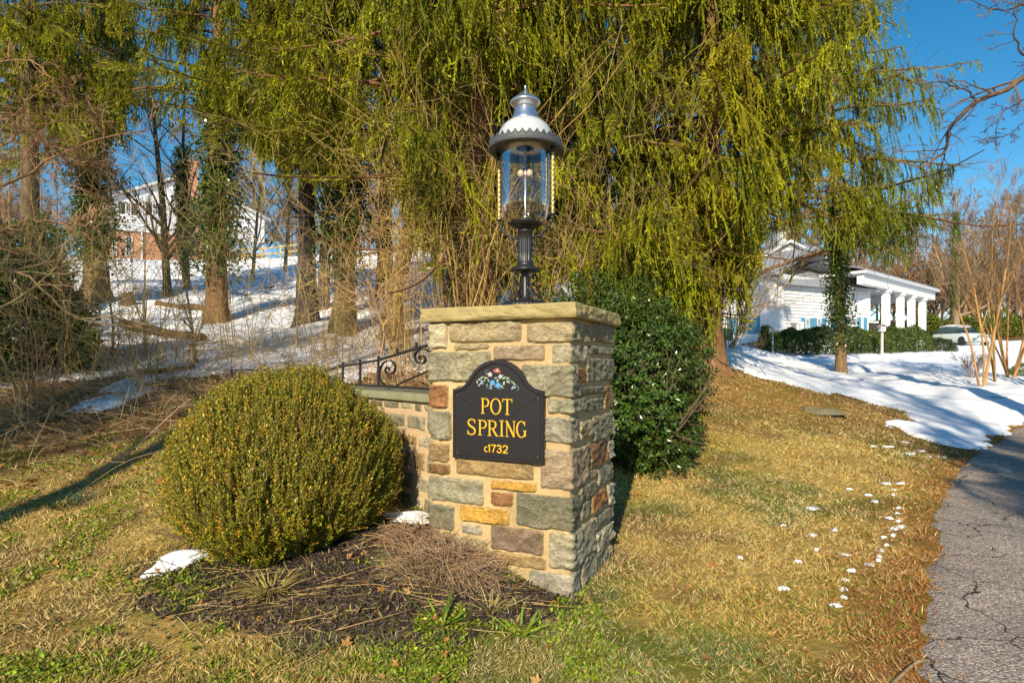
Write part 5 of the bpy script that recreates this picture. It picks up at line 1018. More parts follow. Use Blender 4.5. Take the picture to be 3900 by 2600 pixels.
for x0, x1 in ((1040, 1072), (1140, 1172), (1222, 1252), (1330, 1360), (1516, 1532)): a = fm_.uv(*cc_(x0, 808)); b_ = fm_.uv(*cc_(x1, 945)); window(fm_, hw_, hl, a[0], b_[0], b_[1], a[1], 0.03, BLU, sw=.36)
for x0, x1 in ((1003, 1026), (1100, 1124), (1228, 1250), (1340, 1364), (1460, 1484)): a = fm_.uv(*cc_(x0, 608)); b_ = fm_.uv(*cc_(x1, 664)); window(fm_, hw_, hl, a[0], b_[0], b_[1], a[1], 0.03)
for nm, x0, x1, y0, col, o in (('door', 1590, 1650, 850, (.05, .03, .03), .03), ('side_door', 920, 962, 850, (.24, .2, .18), .03)):
    a = fm_.uv(*cc_(x0, y0)); b_ = fm_.uv(*cc_(x1, 990)); mb = MB(); fm_.box(mb, a[0], b_[0], b_[1], a[1], -.03, o + .05, col); fm_.box(mb, a[0] - .1, b_[0] + .1, a[1], a[1] + .12, -.03, o + .09, WHT); mb.build('door', M['paint'], hw_, hl)
# portico: roof, fascia, four square columns, gutter
PA = at(3290, 1033, 37.2); PB = at(3562, 1100, 46.8); fp = Fac(PA, PB); zp = fp.uv(3300, 1036)[1]
pr = MB(); fp.box(pr, -.2, fp.len + .3, zp - .12, zp + .06, -5.4, .25, (.55, .57, .6)); fp.box(pr, 0, fp.len, zp - .75, zp - .14, -.4, 0, WHT); fp.box(pr, fp.len - .4, fp.len, zp - .75, zp - .14, -5, -.4, WHT); shed(fp, pr, -.2, fp.len + .3, .25, zp + .07, -2.7, zp + .9, RG, .05); shed(fp, pr, -.2, fp.len + .3, -2.7, zp + .9, -5.4, zp + .07, RG, .05)
pr.build('portico_roof', M['paint'], hw_, hl)
for x0, x1 in ((1757, 1822), (1880, 1928), (1974, 2024), (2068, 2120)):
    a = fp.uv(*cc_(x0, 600))[0]; b_ = fp.uv(*cc_(x1, 600))[0]; cw = min((b_ - a) * .62, .42); mb = MB(); fp.box(mb, a, a + cw, 1.4, zp - .95, -cw - .02, -.02, WHT); fp.box(mb, a - .07, a + cw + .07, zp - .95, zp - .76, -cw - .09, .05, WHT); fp.box(mb, a - .07, a + cw + .07, 1.3, 2.9, -cw - .09, .05, WHT); mb.build('column', M['paint'], hw_, hl)
wb = MB(); fp.box(wb, -.6, 4.6, 1.2, zp - .14, -5.3, -3.2, WHT); wb.build('porch_wall', M['wall'], hw_, hl)
a = fp.uv(*cc_(1722, 575)); b_ = fp.uv(*cc_(1752, 700)); window(fp, hw_, hl, 3.0, 3.8, b_[1], a[1], -3.19, (.05, .05, .06)); window(fp, hw_, hl, 1.4, 2.2, b_[1], a[1], -3.19, (.05, .05, .06)); window(fp, hw_, hl, 3.0, 3.8, 3.0, 4.6, -3.19, BLU)
# -- brick and clapboard house up the slope
Yh = 48.0; A = at(395, 1000, Yh); B = at(1000, 1000, Yh + 6); fb = Fac(A, B)
zb_ = 9.0; hb_ = thing('brick_house', 'two storey house of brick below and white boards above, up the snowy slope', 'house', (*A[:2], zb_)); hbl = (*A[:2], zb_)
brm = bpy.data.materials.new('brick'); brm.use_nodes = True; bn = brm.node_tree; bb = bn.nodes['Principled BSDF']; bb.inputs['Roughness'].default_value = .9; bt = bn.nodes.new('ShaderNodeTexBrick'); tc = bn.nodes.new('ShaderNodeTexCoord'); mpp = bn.nodes.new('ShaderNodeMapping'); mpp.inputs['Rotation'].default_value = (R(90), 0, 0)
bt.inputs['Scale'].default_value = 2.2; bt.inputs['Color1'].default_value = (.46, .17, .06, 1); bt.inputs['Color2'].default_value = (.34, .11, .045, 1); bt.inputs['Mortar'].default_value = (.45, .36, .28, 1); bt.inputs['Mortar Size'].default_value = .03
bn.links.new(tc.outputs['Object'], mpp.inputs[0]); bn.links.new(mpp.outputs[0], bt.inputs['Vector']); bn.links.new(bt.outputs[0], bb.inputs['Base Color'])
zbr = fb.uv(600, 890)[1]; zev = fb.uv(420, 770)[1]; xpk, zpk = fb.uv(700, 672)
wb = MB(); fb.box(wb, 0, fb.len, zb_ - 1, zbr, -9, 0); wb.build('brick_wall', brm, hb_, hbl)
wb = MB(); fb.poly(wb, [(-.15, zbr), (fb.len + .15, zbr), (fb.len + .15, zev), (xpk, zpk - .2), (-.15, zev)], -9, .12, (.6, .62, .66)); fb.siding(wb, 0, xpk * 2, zbr, zev, .12, .22, (.62, .64, .68)); wb.build('siding', M['wall'], hb_, hbl)
rf = MB()
for x0, x1 in ((-.6, xpk), (fb.len + .6, xpk)):
    V = np.array([[*fb.p(x, o), z] for o in (.5, -9.3) for x, z in ((x0, zev - .2), (x1, zpk - .1), (x1, zpk + .12), (x0, zev + .02))]); rf.add(V, [[0, 1, 2, 3], [4, 7, 6, 5], [0, 4, 5, 1], [2, 6, 7, 3], [0, 3, 7, 4]], None, (.5, .5, .5))
rf.build('roof', M['paint'], hb_, hbl)
cb = MB(); x0 = fb.uv(690, 900)[0]; x1 = fb.uv(752, 900)[0]; zc = fb.uv(720, 632)[1]; fb.box(cb, x0, x1, zbr - .3, zc, .12, .95); fb.box(cb, x0 - .5, x1 + .4, zb_ - 1, zbr - .6, 0, 1.05); fb.poly(cb, [(x0 - .5, zbr - .6), (x1 + .4, zbr - .6), (x1, zbr + .3), (x0, zbr + .3)], .1, .98); fb.box(cb, x0 - .1, x1 + .1, zc, zc + .25, .05, 1.02); cb.build('chimney', brm, hb_, hbl)
for u0, u1, v0, v1, sh_ in ((478, 505, 900, 978, None), (428, 445, 905, 978, None), (478, 500, 772, 818, (.03, .03, .035)), (655, 680, 705, 735, None), (580, 602, 775, 825, (.03, .03, .035))):
    a = fb.uv(u0, v0); b_ = fb.uv(u1, v1); window(fb, hb_, hbl, a[0], b_[0], b_[1], a[1], .14 if v0 < 880 else .02, sh_)
wb = MB(); x0 = fb.uv(536, 900)[0]; fb.box(wb, x0, x0 + .15, zb_ - .5, zbr, 0, .14, WHT); wb.build('downpipe', M['paint'], hb_, hbl)
# -- low outbuilding with blue roof, seen between trunks
A = at(885, 1000, 50); B = at(1010, 1000, 51.5); fo_ = Fac(A, B); ob = thing('low_outbuilding', 'low brick outbuilding with pale blue roof beside the brick house', 'building', (*A[:2], 9.2)); ol = (*A[:2], 9.2)
ze_ = fo_.uv(930, 962)[1]; wb = MB(); fo_.box(wb, 0, fo_.len, 8.5, ze_, -5, 0); wb.build('brick_wall', brm, ob, ol); rf = MB(); shed(fo_, rf, -.4, fo_.len + .4, .5, ze_ - .05, -2.5, ze_ + 1.2, (.35, .5, .68)); shed(fo_, rf, -.4, fo_.len + .4, -2.5, ze_ + 1.2, -5.4, ze_ - .05, (.35, .5, .68)); rf.build('roof', M['paint'], ob, ol)
for u0 in (905, 950): a = fo_.uv(u0, 975); b_ = fo_.uv(u0 + 28, 1003); window(fo_, ob, ol, a[0], b_[0], b_[1], a[1], .02)
# yellow wooden rail on the slope
fr_ = thing('wooden_rail', 'yellowish split rail fence on the slope beyond the ivy spruce', 'fence', G(900, 1020)); frl = G(900, 1020)
pp = [G(u, 1012) for u in (860, 930, 1000, 1070, 1140)]
pp = [np.array([p[0], 40., H(p[0] / p[1] * 40., 40.)]) * [40. / p[1], 1, 1] for p in pp]; pp = [np.array([p[0], p[1], float(H(p[0], p[1]))]) for p in pp]
for p in pp: mb = MB(); mb.box(p + [0, 0, .4], (.12, .12, 1.1), None, (.42, .33, .15)); mb.build('post', M['paint'], fr_, frl)
for zz_ in (.45, .85): mb = MB(); mb.tube([p + [0, -.07, zz_] for p in pp], .05, 6, (.48, .38, .17)); mb.build('rail', M['paint'], fr_, frl)

# ---------------- hedge and evergreens by the house ----------------
def hedge(name, label, cat, path, hgt, wd, n, size, col, seed, matn='leaf'):
    global rng; k_ = rng; rng = np.random.default_rng(seed); path = np.array(path, float); t = np.linspace(0, 1, len(path)); loc = on(*path[len(path) // 2]); root = thing(name, label, cat, tuple(loc))
    s = rng.uniform(0, 1, n); c = np.stack([np.interp(s, t, path[:, i]) for i in range(2)], -1); dr = np.stack([np.gradient(path[:, 0]), np.gradient(path[:, 1])], -1); dd = nrm(np.stack([np.interp(s, t, dr[:, i]) for i in range(2)], -1)); nn_ = np.stack([-dd[:, 1], dd[:, 0]], -1)
    a = rng.uniform(-.15, math.pi + .15, n); endf = np.clip(np.minimum(s, 1 - s) / .03, .1, 1) ** .5; k = (1 + .16 * fbm(s * 18, np.cos(a) * 2, s=33, o=3)) * (.75 + .25 * rng.uniform(0, 1, n) ** .4); lat = np.cos(a) * wd / 2 * k * endf; z = np.abs(np.sin(a)) ** .5 * hgt * k * (.8 + .2 * endf) * (1 + .07 * np.sin(s * 40 + 2) + .1 * vnoise(s * 25, 3, s=9))
    p = np.concatenate([c + nn_ * lat[:, None], (H(c[:, 0], c[:, 1]) + z)[:, None]], 1); d = np.concatenate([nn_ * np.cos(a)[:, None], np.sin(a)[:, None]], 1); dn = nrm(d * .6 + rng.normal(0, .6, (n, 3)) + [0, 0, .3]); f = MB(); f.blades(p, dn, size * rng.uniform(.6, 1.3, n), size * .6, colr(n, col, .3), nv=np.cross(dn, np.cross(d + rng.normal(0, .4, (n, 3)), dn))); f.build('foliage', M[matn], root, tuple(loc))
    m = MB(); P0 = np.array([on(*path[int(i)]) for i in np.linspace(0, len(path) - 1, 40)]); P = walk(P0, np.tile([0, 0, 1.], (40, 1)), hgt * .85, 5, .15); m.tubes(P, taper(np.full(40, .03), 5), 4, colr(40, BARK)); m.build('stems', M['twig'], root, tuple(loc)); rng = k_
HG = (.075, .11, .018)
h0 = at(2905, 1350, 30); h1 = at(3250, 1350, 30.5); h2 = at(3520, 1350, 33)
hedge('clipped_hedge', 'long rounded clipped green hedge in front of the white house', 'hedge', np.array([h0[:2], (h0[:2] + h1[:2]) / 2 + [0, .2], h1[:2], (h1[:2] + h2[:2]) / 2, h2[:2]]), 1.25, 1.6, 42000, .10, HG, 301)
leafmass('yew_shrub', 'dark rounded shrub capping the right end of the hedge', 'shrub', on(*(at(3575, 1340, 33.5)[:2])), (.75, .7, .62), 7000, .09, (.045, .07, .02), 302, 'leaf', .18)
leafmass('yew_shrub', 'low bushy shrub at the left end of the hedge by the white wall', 'shrub', on(*(at(2880, 1340, 30.5)[:2])), (.9, .6, .35), 3500, .08, (.13, .11, .04), 303, 'leaf', .3)
for (u, Yd, r_, lab, sd0) in ((3555, 52, (1.5, 1.3, 1.7), 'yellow green laurel standing just right of the porch columns', 304), (3700, 53, (2.4, 1.3, 1.4), 'yellow green laurel behind the parked car', 305), (3850, 55, (2.4, 1.4, 1.7), 'yellow green laurel behind the crape myrtles', 306)):
    leafmass('laurel_shrub', lab, 'shrub', on((u - CU) / F * Yd, Yd), r_, 9000, .20, (.14, .17, .02), sd0, 'leaf', .4)
leafmass('laurel_shrub', 'small bright green shrub behind the right hand crape myrtles', 'shrub', on((3895 - CU) / F * 19, 19), (.5, .5, .4), 3000, .07, (.14, .2, .03), 307, 'leaf', .4)

# ---------------- small things on the right ----------------
def post_thing(): pass
p = on((3359 - CU) / F * 29, 29); bh = thing('birdhouse', 'small white birdhouse with roof on a slim post before the hedge', 'birdhouse', tuple(p)); pl_ = tuple(p)
zt = EYE + (HV - 1262) / F * 29; mb = MB(); mb.box((p[0], p[1], (p[2] + zt) / 2), (.09, .09, zt - p[2]), None, (.62, .58, .52)); mb.build('post', M['paint'], bh, pl_)
mb = MB(); mb.box((p[0], p[1], zt + .11), (.24, .24, .22), None, (.72, .70, .66)); mb.build('box', M['paint'], bh, pl_)
for dx_ in (-.05, .05): mb = MB(); mb.lathe((0, 0, 0), [(0, 0), (.025, 0), (.025, .01), (0, .012)], 12, (.02, .02, .02)); mb.V = [np.stack([v[:, 0] + p[0] + dx_, p[1] - .12 - v[:, 2], v[:, 1] + zt + .12], -1) for v in mb.V]; mb.build('entrance_hole', M['paint'], bh, pl_)
mb = MB(); V = np.array([[p[0] + x, p[1] + y, z] for y in (-.17, .17) for x, z in ((-.19, zt + .2), (0, zt + .36), (.19, zt + .2), (0, zt + .30))]); mb.add(V, [[0, 1, 5, 4], [1, 2, 6, 5], [2, 3, 7, 6], [3, 0, 4, 7], [0, 3, 2, 1], [4, 5, 6, 7]], None, (.35, .33, .32)); mb.build('roof', M['paint'], bh, pl_)
p = on((2943 - CU) / F * 28, 28); sp = thing('garden_sign', 'small grey flat topped post sign left of the hedge', 'sign', tuple(p)); mb = MB(); zt = EYE + (HV - 1262) / F * 28; mb.box((p[0], p[1], (p[2] + zt) / 2), (.07, .07, zt - p[2]), None, (.25, .25, .27)); mb.build('post', M['paint'], sp, tuple(p)); mb = MB(); mb.box((p[0] + .1, p[1], zt + .06), (.5, .06, .16), None, (.45, .45, .46)); mb.build('board', M['paint'], sp, tuple(p))
x_, z_ = fm_.uv(*cc_(1000, 900)); lq = (*fm_.p(x_, .15), z_); wl_ = thing('wall_lantern', 'small white framed lantern on the house wall left of the shutters', 'lantern', lq); mb = MB(); mb.lathe(lq, [(.02, .45), (.16, .3), (.17, .27), (.12, .27), (.08, -.25), (.1, -.3), (0, -.32)], 6, (.75, .72, .66)); mb.build('housing', M['paint'], wl_, lq); mb = MB(); fm_.box(mb, x_ - .03, x_ + .03, z_ + .3, z_ + .36, 0.03, .15, (.1, .1, .1)); mb.build('bracket', M['paint'], wl_, lq)
p = on((2768 - CU) / F * 33, 33); bn_ = thing('storage_bin', 'dark green lidded bin at the foot of the white wall', 'bin', tuple(p)); mb = MB(); mb.lathe(p, [(.0, 0), (.32, 0), (.38, .62), (.0, .62)], 4, (.03, .09, .05)); mb.build('tub', M['paint'], bn_, tuple(p)); mb = MB(); mb.lathe(p, [(.0, .62), (.42, .625), (.42, .68), (.2, .74), (0, .75)], 4, (.04, .12, .07)); mb.build('lid', M['paint'], bn_, tuple(p))
# parked car, seen nose on
Yc = 44.0; p = on((3654 - CU) / F * Yc, Yc); p[2] = EYE - (1318 - HV) / F * Yc; car = thing('parked_car', 'pale car with snow on its roof parked beyond the hedge', 'car', tuple(p)); cl = tuple(p)
def loft(mb, secs, col):
    """secs: (y, half width bottom, half width top, z0, z1)"""
    V = []
    for y, wb_, wt, z0, z1 in secs:
        for k_ in range(20):
            a = 2 * math.pi * k_ / 20; c, s__ = math.cos(a), math.sin(a); cx = np.sign(c) * abs(c) ** .45; cz = np.sign(s__) * abs(s__) ** .45; t = (cz + 1) / 2; V.append([p[0] + cx * (wb_ * (1 - t) + wt * t), p[1] + y, p[2] + z0 + (z1 - z0) * t])
    n = 20; K_ = len(secs); i = np.arange(K_ - 1)[:, None] * n; j = np.arange(n); k = (j + 1) % n; c0 = np.mean(V[:n], 0); c1 = np.mean(V[-n:], 0)
    mb.add(np.array(V + [c0, c1]), np.stack([i + j, i + k, i + n + k, i + n + j], -1), np.concatenate([np.stack([j, k, np.full(n, n * K_)], -1), np.stack([(K_ - 1) * n + j, (K_ - 1) * n + k, np.full(n, n * K_ + 1)], -1)]), col)
mb = MB(); loft(mb, [(-2.2, .72, .66, .3, .62), (-2.1, .86, .78, .22, .74), (-1.2, .9, .84, .2, .9), (-.6, .9, .86, .2, .95), (1.5, .9, .86, .2, 1.0), (2.1, .86, .8, .25, .95), (2.25, .7, .66, .35, .8)], (.55, .62, .60)); mb.build('body', M['paint'], car, cl, True)
mb = MB(); loft(mb, [(-.95, .74, .72, .88, .93), (-.35, .82, .64, .9, 1.38), (.3, .84, .64, .9, 1.45), (1.2, .82, .62, .9, 1.42), (1.9, .74, .66, .9, 1.0)], (.05, .09, .09)); mb.build('windows', M['paint'], car, cl, True)
mb = MB(); loft(mb, [(-.42, .56, .5, 1.36, 1.42), (-.2, .66, .6, 1.38, 1.52), (.4, .68, .62, 1.42, 1.58), (1.2, .64, .58, 1.40, 1.52), (1.35, .5, .45, 1.36, 1.42)], (.9, .9, .92)); mb.build('roof_snow', M['snow'], car, cl, True)
for sx_ in (-1, 1):
    for sy_ in (-1.35, 1.4):
        mb = MB(); prof = [(0, -.1), (.2, -.11), (.31, -.1), (.33, 0), (.31, .1), (.2, .11), (0, .1)]; mb.lathe((0, 0, 0), prof, 24, (.02, .02, .02)); mb.V = [np.stack([v[:, 2] + p[0] + sx_ * .8, v[:, 0] + p[1] + sy_, v[:, 1] + p[2] + .33], -1) for v in mb.V]; mb.build('wheel', M['paint'], car, cl, True)
    mb = MB(); mb.box((p[0] + sx_ * .6, p[1] - 2.16, p[2] + .6), (.3, .1, .14), None, (.8, .8, .75)); mb.build('headlight', M['paint'], car, cl)
# boulder, snow free, in the lawn
p = G(3120, 1565); mb = MB(); th = np.linspace(0, 2 * math.pi, 41)[:-1]; rr_ = np.linspace(0, 1, 14); A_, R_ = np.meshgrid(th, rr_); k = 1 + .25 * vnoise(np.cos(A_) * 2, np.sin(A_) * 2, 4, 2); zz_ = .10 * (1 - R_ ** 2.5) * (1 + .3 * vnoise(R_ * np.cos(A_) * 3, R_ * np.sin(A_) * 3, 1, 6)) - .03
V = np.stack([p[0] + R_ * np.cos(A_) * .52 * k, p[1] + R_ * np.sin(A_) * .32 * k, p[2] + zz_], -1); i = np.arange(13)[:, None] * 40; j = np.arange(40); kk = (j + 1) % 40; mb.add(V, np.stack([i + j, i + kk, i + 40 + kk, i + 40 + j], -1), None, (.19, .175, .10)); tag(mb.build('boulder', M['stone'], None, tuple(p), True), 'flat grey boulder sunk in the lawn near the snow edge', 'rock')
# logs, stump
def log(label, a, b_, r, col, seed): 
    a = np.append(a, 0.); b_ = np.append(b_, 0.); P = np.linspace(a, b_, 16); P[:, 2] = [float(H(q[0], q[1])) + r * .7 for q in P]; mb = MB(); mb.tube(P, r * (1 + .12 * rng.normal(size=16)), 12, col)
    n = 12; V = mb.V[0]; c0 = P[0]; c1 = P[-1]; mb.add(np.concatenate([V[:n], [c0], V[-n:], [c1]]), None, [(i, (i + 1) % n, n) for i in range(n)] + [(n + 1 + i, n + 1 + (i + 1) % n, 2 * n + 1) for i in range(n)], np.array(col) * 1.6)
    tag(mb.build('fallen_log', M['bark'], None, tuple(P[8]), True), label, 'log')
log('dark fallen log lying across the snow left of the ivy spruce', G(470, 1262)[:2], G(770, 1298)[:2], .13, (.12, .07, .035), 1)
log('brown fallen log between the saplings and the ivy spruce', G(600, 1175)[:2], G(800, 1190)[:2], .12, (.16, .09, .045), 2)
log('thin grey fallen trunk lying on the bank among the brambles', G(150, 1360)[:2], G(430, 1412)[:2], .045, (.22, .17, .10), 3)
log('thin dark fallen trunk in the shaded snow beside the leaning spruce', G(1330, 990)[:2], G(1650, 960)[:2], .12, (.06, .045, .035), 4)
p = G(485, 1178); tb, _, _ = trunk_mesh([p - [0, 0, .1], p + [0, 0, .25], p + [.02, 0, .42]], [.15, .13, .12], (.13, .09, .06), 12); tb.lathe(p, [(.14, .40), (.06, .42), (0, .425)], 12, (.3, .22, .13)); tag(tb.build('tree_stump', M['bark'], None, tuple(p), True), 'short dark stump in the snow beside the leftmost spruce', 'stump')
# stick by the driveway, turquoise scrap
pts = [at(3385, 2640, 2.5), G(3440, 2585) + [0, 0, .015], G(3490, 2548) + [0, 0, .02], G(3525, 2535) + [0, 0, .02]]; pts[0] = G(3385, 2640) + [0, 0, .01]; mb = MB(); mb.tube(cr_curve(pts, 6), np.linspace(.008, .006, 19), 8, (.36, .25, .15)); mb.tube([pts[2], G(3470, 2530) + [0, 0, .04]], [.006, .004], 6, (.3, .2, .12)); tag(mb.build('fallen_stick', M['bark'], None, tuple(pts[1]), True), 'fallen stick with broken orange end at the driveway edge', 'stick')
p = G(3805, 1526); mb = MB(); mb.lathe(p, [(0, .05), (.12, .06), (.2, .045), (.2, .02), (.1, .0)], 7, (.03, .42, .38)); tag(mb.build('plastic_lid', M['paint'], None, tuple(p)), 'flat turquoise lid lying in the shaded snow', 'lid')

# ---------------- litter, turf and bed planting ----------------
def polar(n, r0, r1, a0=-46, a1=46, pw=0.0):
    r = np.exp(rng.uniform(math.log(r0), math.log(r1), n)); a = np.radians(rng.uniform(a0, a1, n)); return r * np.sin(a), r * np.cos(a), r
def inpillar(x, y):
    q = np.stack([x, y], -1) - C0; s = q @ D1; t = q @ D2; return (s > -.02) & (s < WF + .02) & (t > -.02) & (t < WS + .02)
gxy = gridH = None
_hx = np.linspace(-14, 16, 301); _hy = np.linspace(1, 18, 341); _HX, _HY = np.meshgrid(_hx, _hy); _HH = H(_HX, _HY)
def Hq(x, y):
    i = np.clip((x + 14) / .1, 0, 299.99); j = np.clip((y - 1) / .05, 0, 339.99); a = i.astype(int); b_ = j.astype(int); f = i - a; g_ = j - b_
    return _HH[b_, a] * (1 - f) * (1 - g_) + _HH[b_, a + 1] * f * (1 - g_) + _HH[b_ + 1, a] * (1 - f) * g_ + _HH[b_ + 1, a + 1] * f * g_
def zone(x, y, snow=.01):
    ok = (sdist(x, y, DRIVE) < rng.normal(-.01, .03, len(x)) + (rng.uniform(size=len(x)) < .08) * rng.exponential(.12, len(x))) & ~inpillar(x, y) & (np.abs(x) < 13.5)
    if snow is not None: ok &= snow_mask(x, y) < snow
    return ok
x, y, r = polar(700000, 2.1, 17); bd = sdist(x, y, BED); n2 = fbm(x / .35, y / .35, s=25, o=3)
ok = zone(x, y) & ((bd < -.03 + .16 * n2) | (rng.uniform(size=len(x)) < .15)) & (rng.uniform(size=len(x)) < .75 + .7 * fbm(x / .22, y / .22, s=88, o=2)); x, y, r = x[ok], y[ok], r[ok]
lit = sst((y - 4.6 - .25 * (x + 4)) / 2.0) * sst((.4 - x) / 1.5); ok = rng.uniform(size=len(x)) > lit * .75; x, y, r = x[ok], y[ok], r[ok]; n = len(x)
gc = ground_col(x, y); pt_ = fbm(x / .18, y / .18, s=81, o=2)[:, None]; tall = 1 + .4 * pt_[:, 0]
gcm = np.clip(gc, .07, 1); straw = np.array([.56, .43, .19]); grn = np.array([.16, .22, .02]); s_w = rng.uniform(size=(n, 1)); gi = fbm(x / 1.1, y / 1.1, s=91, o=3)[:, None]
c = np.where(s_w < .38 - .25 * gi, straw, np.where(s_w > .92 - .25 * np.clip(gi + .3 * (x[:, None] < -.5), 0, 1), grn, gcm * 1.35)) * rng.uniform(.55, 1.35, (n, 1)); dd = -sdist(x, y, DRIVE)[:, None]; rust = np.array([.40, .18, .05]); c = np.where((rng.uniform(size=(n, 1)) < .65 * np.exp(-dd / .35)), rust * rng.uniform(.5, 1.3, (n, 1)), c)
d = rng.normal(size=(n, 3)) * [1, 1, 0]; d = nrm(d) + np.stack([0 * x, 0 * x, rng.uniform(.05, 1.1, n)], -1); d += np.stack([1.2 * vnoise(x * 6, y * 6, 0, 4), 1.2 * vnoise(x * 6, y * 6, 0, 8), 0 * x], -1)
gb = MB(); gb.blades(np.stack([x, y, Hq(x, y) - .004], -1), d, (.022 + .028 * rng.uniform(size=n)) * tall * (1 + r / 22), .0022 + .0009 * r, c); tag(gb.build('turf_grass', M['grassm']), 'short winter grass, straw coloured with green patches', 'grass', kind='stuff')
# small broadleaved weeds, thick on the left lawn and in the bed
x, y, r = polar(150000, 2.1, 9, -46, 12); wn_ = fbm(x / .3, y / .3, s=85, o=3); bd = sdist(x, y, BED); lf3 = sst((-x - .6) / 1.5); ok = zone(x, y) & (wn_ > .50 - .40 * lf3 - .02 * (bd > 0) + .5 * sst((y - 6) / 2)) & ~((bd > .25) & (rng.uniform(size=len(x)) < .7)); x, y, r = x[ok], y[ok], r[ok]; n = len(x)
d = nrm(rng.normal(size=(n, 3)) * [1, 1, .3] + [0, 0, .45]); wb = MB(); wb.blades(np.stack([x, y, Hq(x, y) + rng.uniform(0, .018, n)], -1), d, rng.uniform(.010, .026, n) * (1 + r / 15), rng.uniform(.007, .014, n) * (1 + r / 15), colr(n, (.19, .27, .018), .35) + rng.uniform(size=(n, 1)) ** 4 * [.2, .1, 0], nv=rng.normal(0, .4, (n, 3)) + [0, 0, 1]); tag(wb.build('lawn_weeds', M['leaf']), 'small bright green weeds scattered through the lawn and bed', 'weeds', kind='stuff')
# mulch chips
bx0, by0 = BED.min(0) - .15; bx1, by1 = BED.max(0) + .15; n = 60000; x = rng.uniform(bx0, bx1, n); y = rng.uniform(by0, by1, n); bd = sdist(x, y, BED); ok = (bd > -.05 + .09 * vnoise(x * 4, y * 4, 0, 2)) & ~inpillar(x, y) & (snow_mask(x, y) < .02); x, y = x[ok], y[ok]; n = len(x)
ch = MB(); d = nrm(rng.normal(size=(n, 3)) * [1, 1, .22]); cv = rng.uniform(.35, 1.9, (n, 1)) ** 1.3; ch.blades(np.stack([x, y, Hq(x, y) + rng.uniform(-.002, .012, n)], -1), d, rng.uniform(.02, .06, n), rng.uniform(.005, .013, n), np.clip(np.array([.075, .055, .042]) * cv, .008, .3), nv=rng.normal(0, .35, (n, 3)) + [0, 0, 1]); tag(ch.build('mulch_chips', M['chip']), 'dark shredded bark mulch around the boxwood and pillar', 'mulch', kind='stuff')
# fallen leaves: lobed from five blades
def leaves(x, y, size, col, lift=.01):
    n = len(x); f = MB(); up = nrm(rng.normal(0, .45, (n, 3)) + [0, 0, 1]); a0 = nrm(np.cross(up, rng.normal(size=(n, 3)))); a1 = np.cross(up, a0); p = np.stack([x, y, Hq(x, y) + lift + .25 * size * rng.uniform(0, 1, n)], -1)
    for k_, (an, sc_) in enumerate(((0, 1), (.95, .8), (-.95, .8), (1.9, .5), (-1.9, .5))):
        d = a0 * math.cos(an) + a1 * math.sin(an) + up * rng.uniform(-.1, .35, (n, 1)); f.blades(p + up * .0004 * k_, d, size * sc_, size * .42 * sc_, col * rng.uniform(.85, 1.1, (n, 1)), nv=up)
    return f
n = 3400; x = rng.uniform(-8, -.2, n); y = rng.uniform(3.6, 10.5, n); l_ = sst((y - 4.2 - .25 * (x + 4)) / 1.6) * sst((.4 - x) / 1.2); ok = zone(x, y, .25) & (rng.uniform(size=n) < l_ * .85 + .02); x, y = x[ok], y[ok]; 
pal = np.array([(.46, .22, .06), (.36, .15, .045), (.24, .12, .05), (.52, .30, .11), (.16, .085, .045)]); f = leaves(x, y, rng.uniform(.03, .085, len(x)), pal[rng.integers(0, 5, len(x))]); 
x, y, r = polar(900, 2.3, 9); ok = zone(x, y) & (rng.uniform(size=900) < .5); x, y = x[ok], y[ok]; f2 = leaves(x, y, rng.uniform(.015, .045, len(x)), pal[rng.integers(0, 5, len(x))], .012)
for a, b_, c in zip(f2.V, f2.Q, f2.C): f.add(a, (b_ - b_.min()), None, c)
n = 160; x = rng.uniform(bx0, bx1, n); y = rng.uniform(by0, by1, n); ok = (sdist(x, y, BED) > -.15) & ~inpillar(x, y); x, y = x[ok], y[ok]; f4 = leaves(x, y, rng.uniform(.02, .05, len(x)), pal[rng.integers(0, 5, len(x))], .014)
for a, b_, c in zip(f4.V, f4.Q, f4.C): f.add(a, (b_ - b_.min()), None, c)
# big leaves caught beyond the railing
n = 700; s = rng.uniform(.2, 3.8, n); o = rng.uniform(.4, 2.2, n); q = W0 + WD * s[:, None] - WN * o[:, None]; f3 = leaves(q[:, 0], q[:, 1], rng.uniform(.03, .07, n), pal[rng.integers(0, 5, n)], .03)
for a, b_, c in zip(f3.V, f3.Q, f3.C): f.add(a, (b_ - b_.min()), None, c)
tag(f.build('fallen_leaves', M['dead']), 'brown and orange fallen leaves on the bank, bed and lawn', 'leaves', kind='stuff')
# brush: dead stems lying over the leaf litter and snow edge
n = 3600; x = rng.uniform(-9, .2, n); y = rng.uniform(5.0, 13, n); l_ = sst((y - 5.2 - .25 * (x + 4)) / 2.2); ok = (rng.uniform(size=n) < l_ * np.where(y > 9.6, .45, 1)) & zone(x, y, 9.); x, y = x[ok], y[ok]; n = len(x)
D = nrm(rng.normal(size=(n, 3)) * [1, .8, .12] + [0, 0, .10]); P = walk(np.stack([x, y, Hq(x, y) + .02], -1), D, rng.uniform(.25, 1.3, n), 9, .13, -.02); P[..., 2] = np.maximum(P[..., 2], Hq(P[..., 0].ravel(), P[..., 1].ravel()).reshape(n, 9) + .012)
b = MB(); Rr = taper(rng.uniform(.0025, .006, n), 9, .4); b.tubes(P, Rr, 3, colr(n, (.37, .25, .13), .35)); A, Ar = kids(P, Rr, 2, .2, 1, 45, .4, 5, .15, .01); b.tubes(A, np.maximum(Ar, .0018), 3, colr(len(A), (.40, .27, .14), .3))
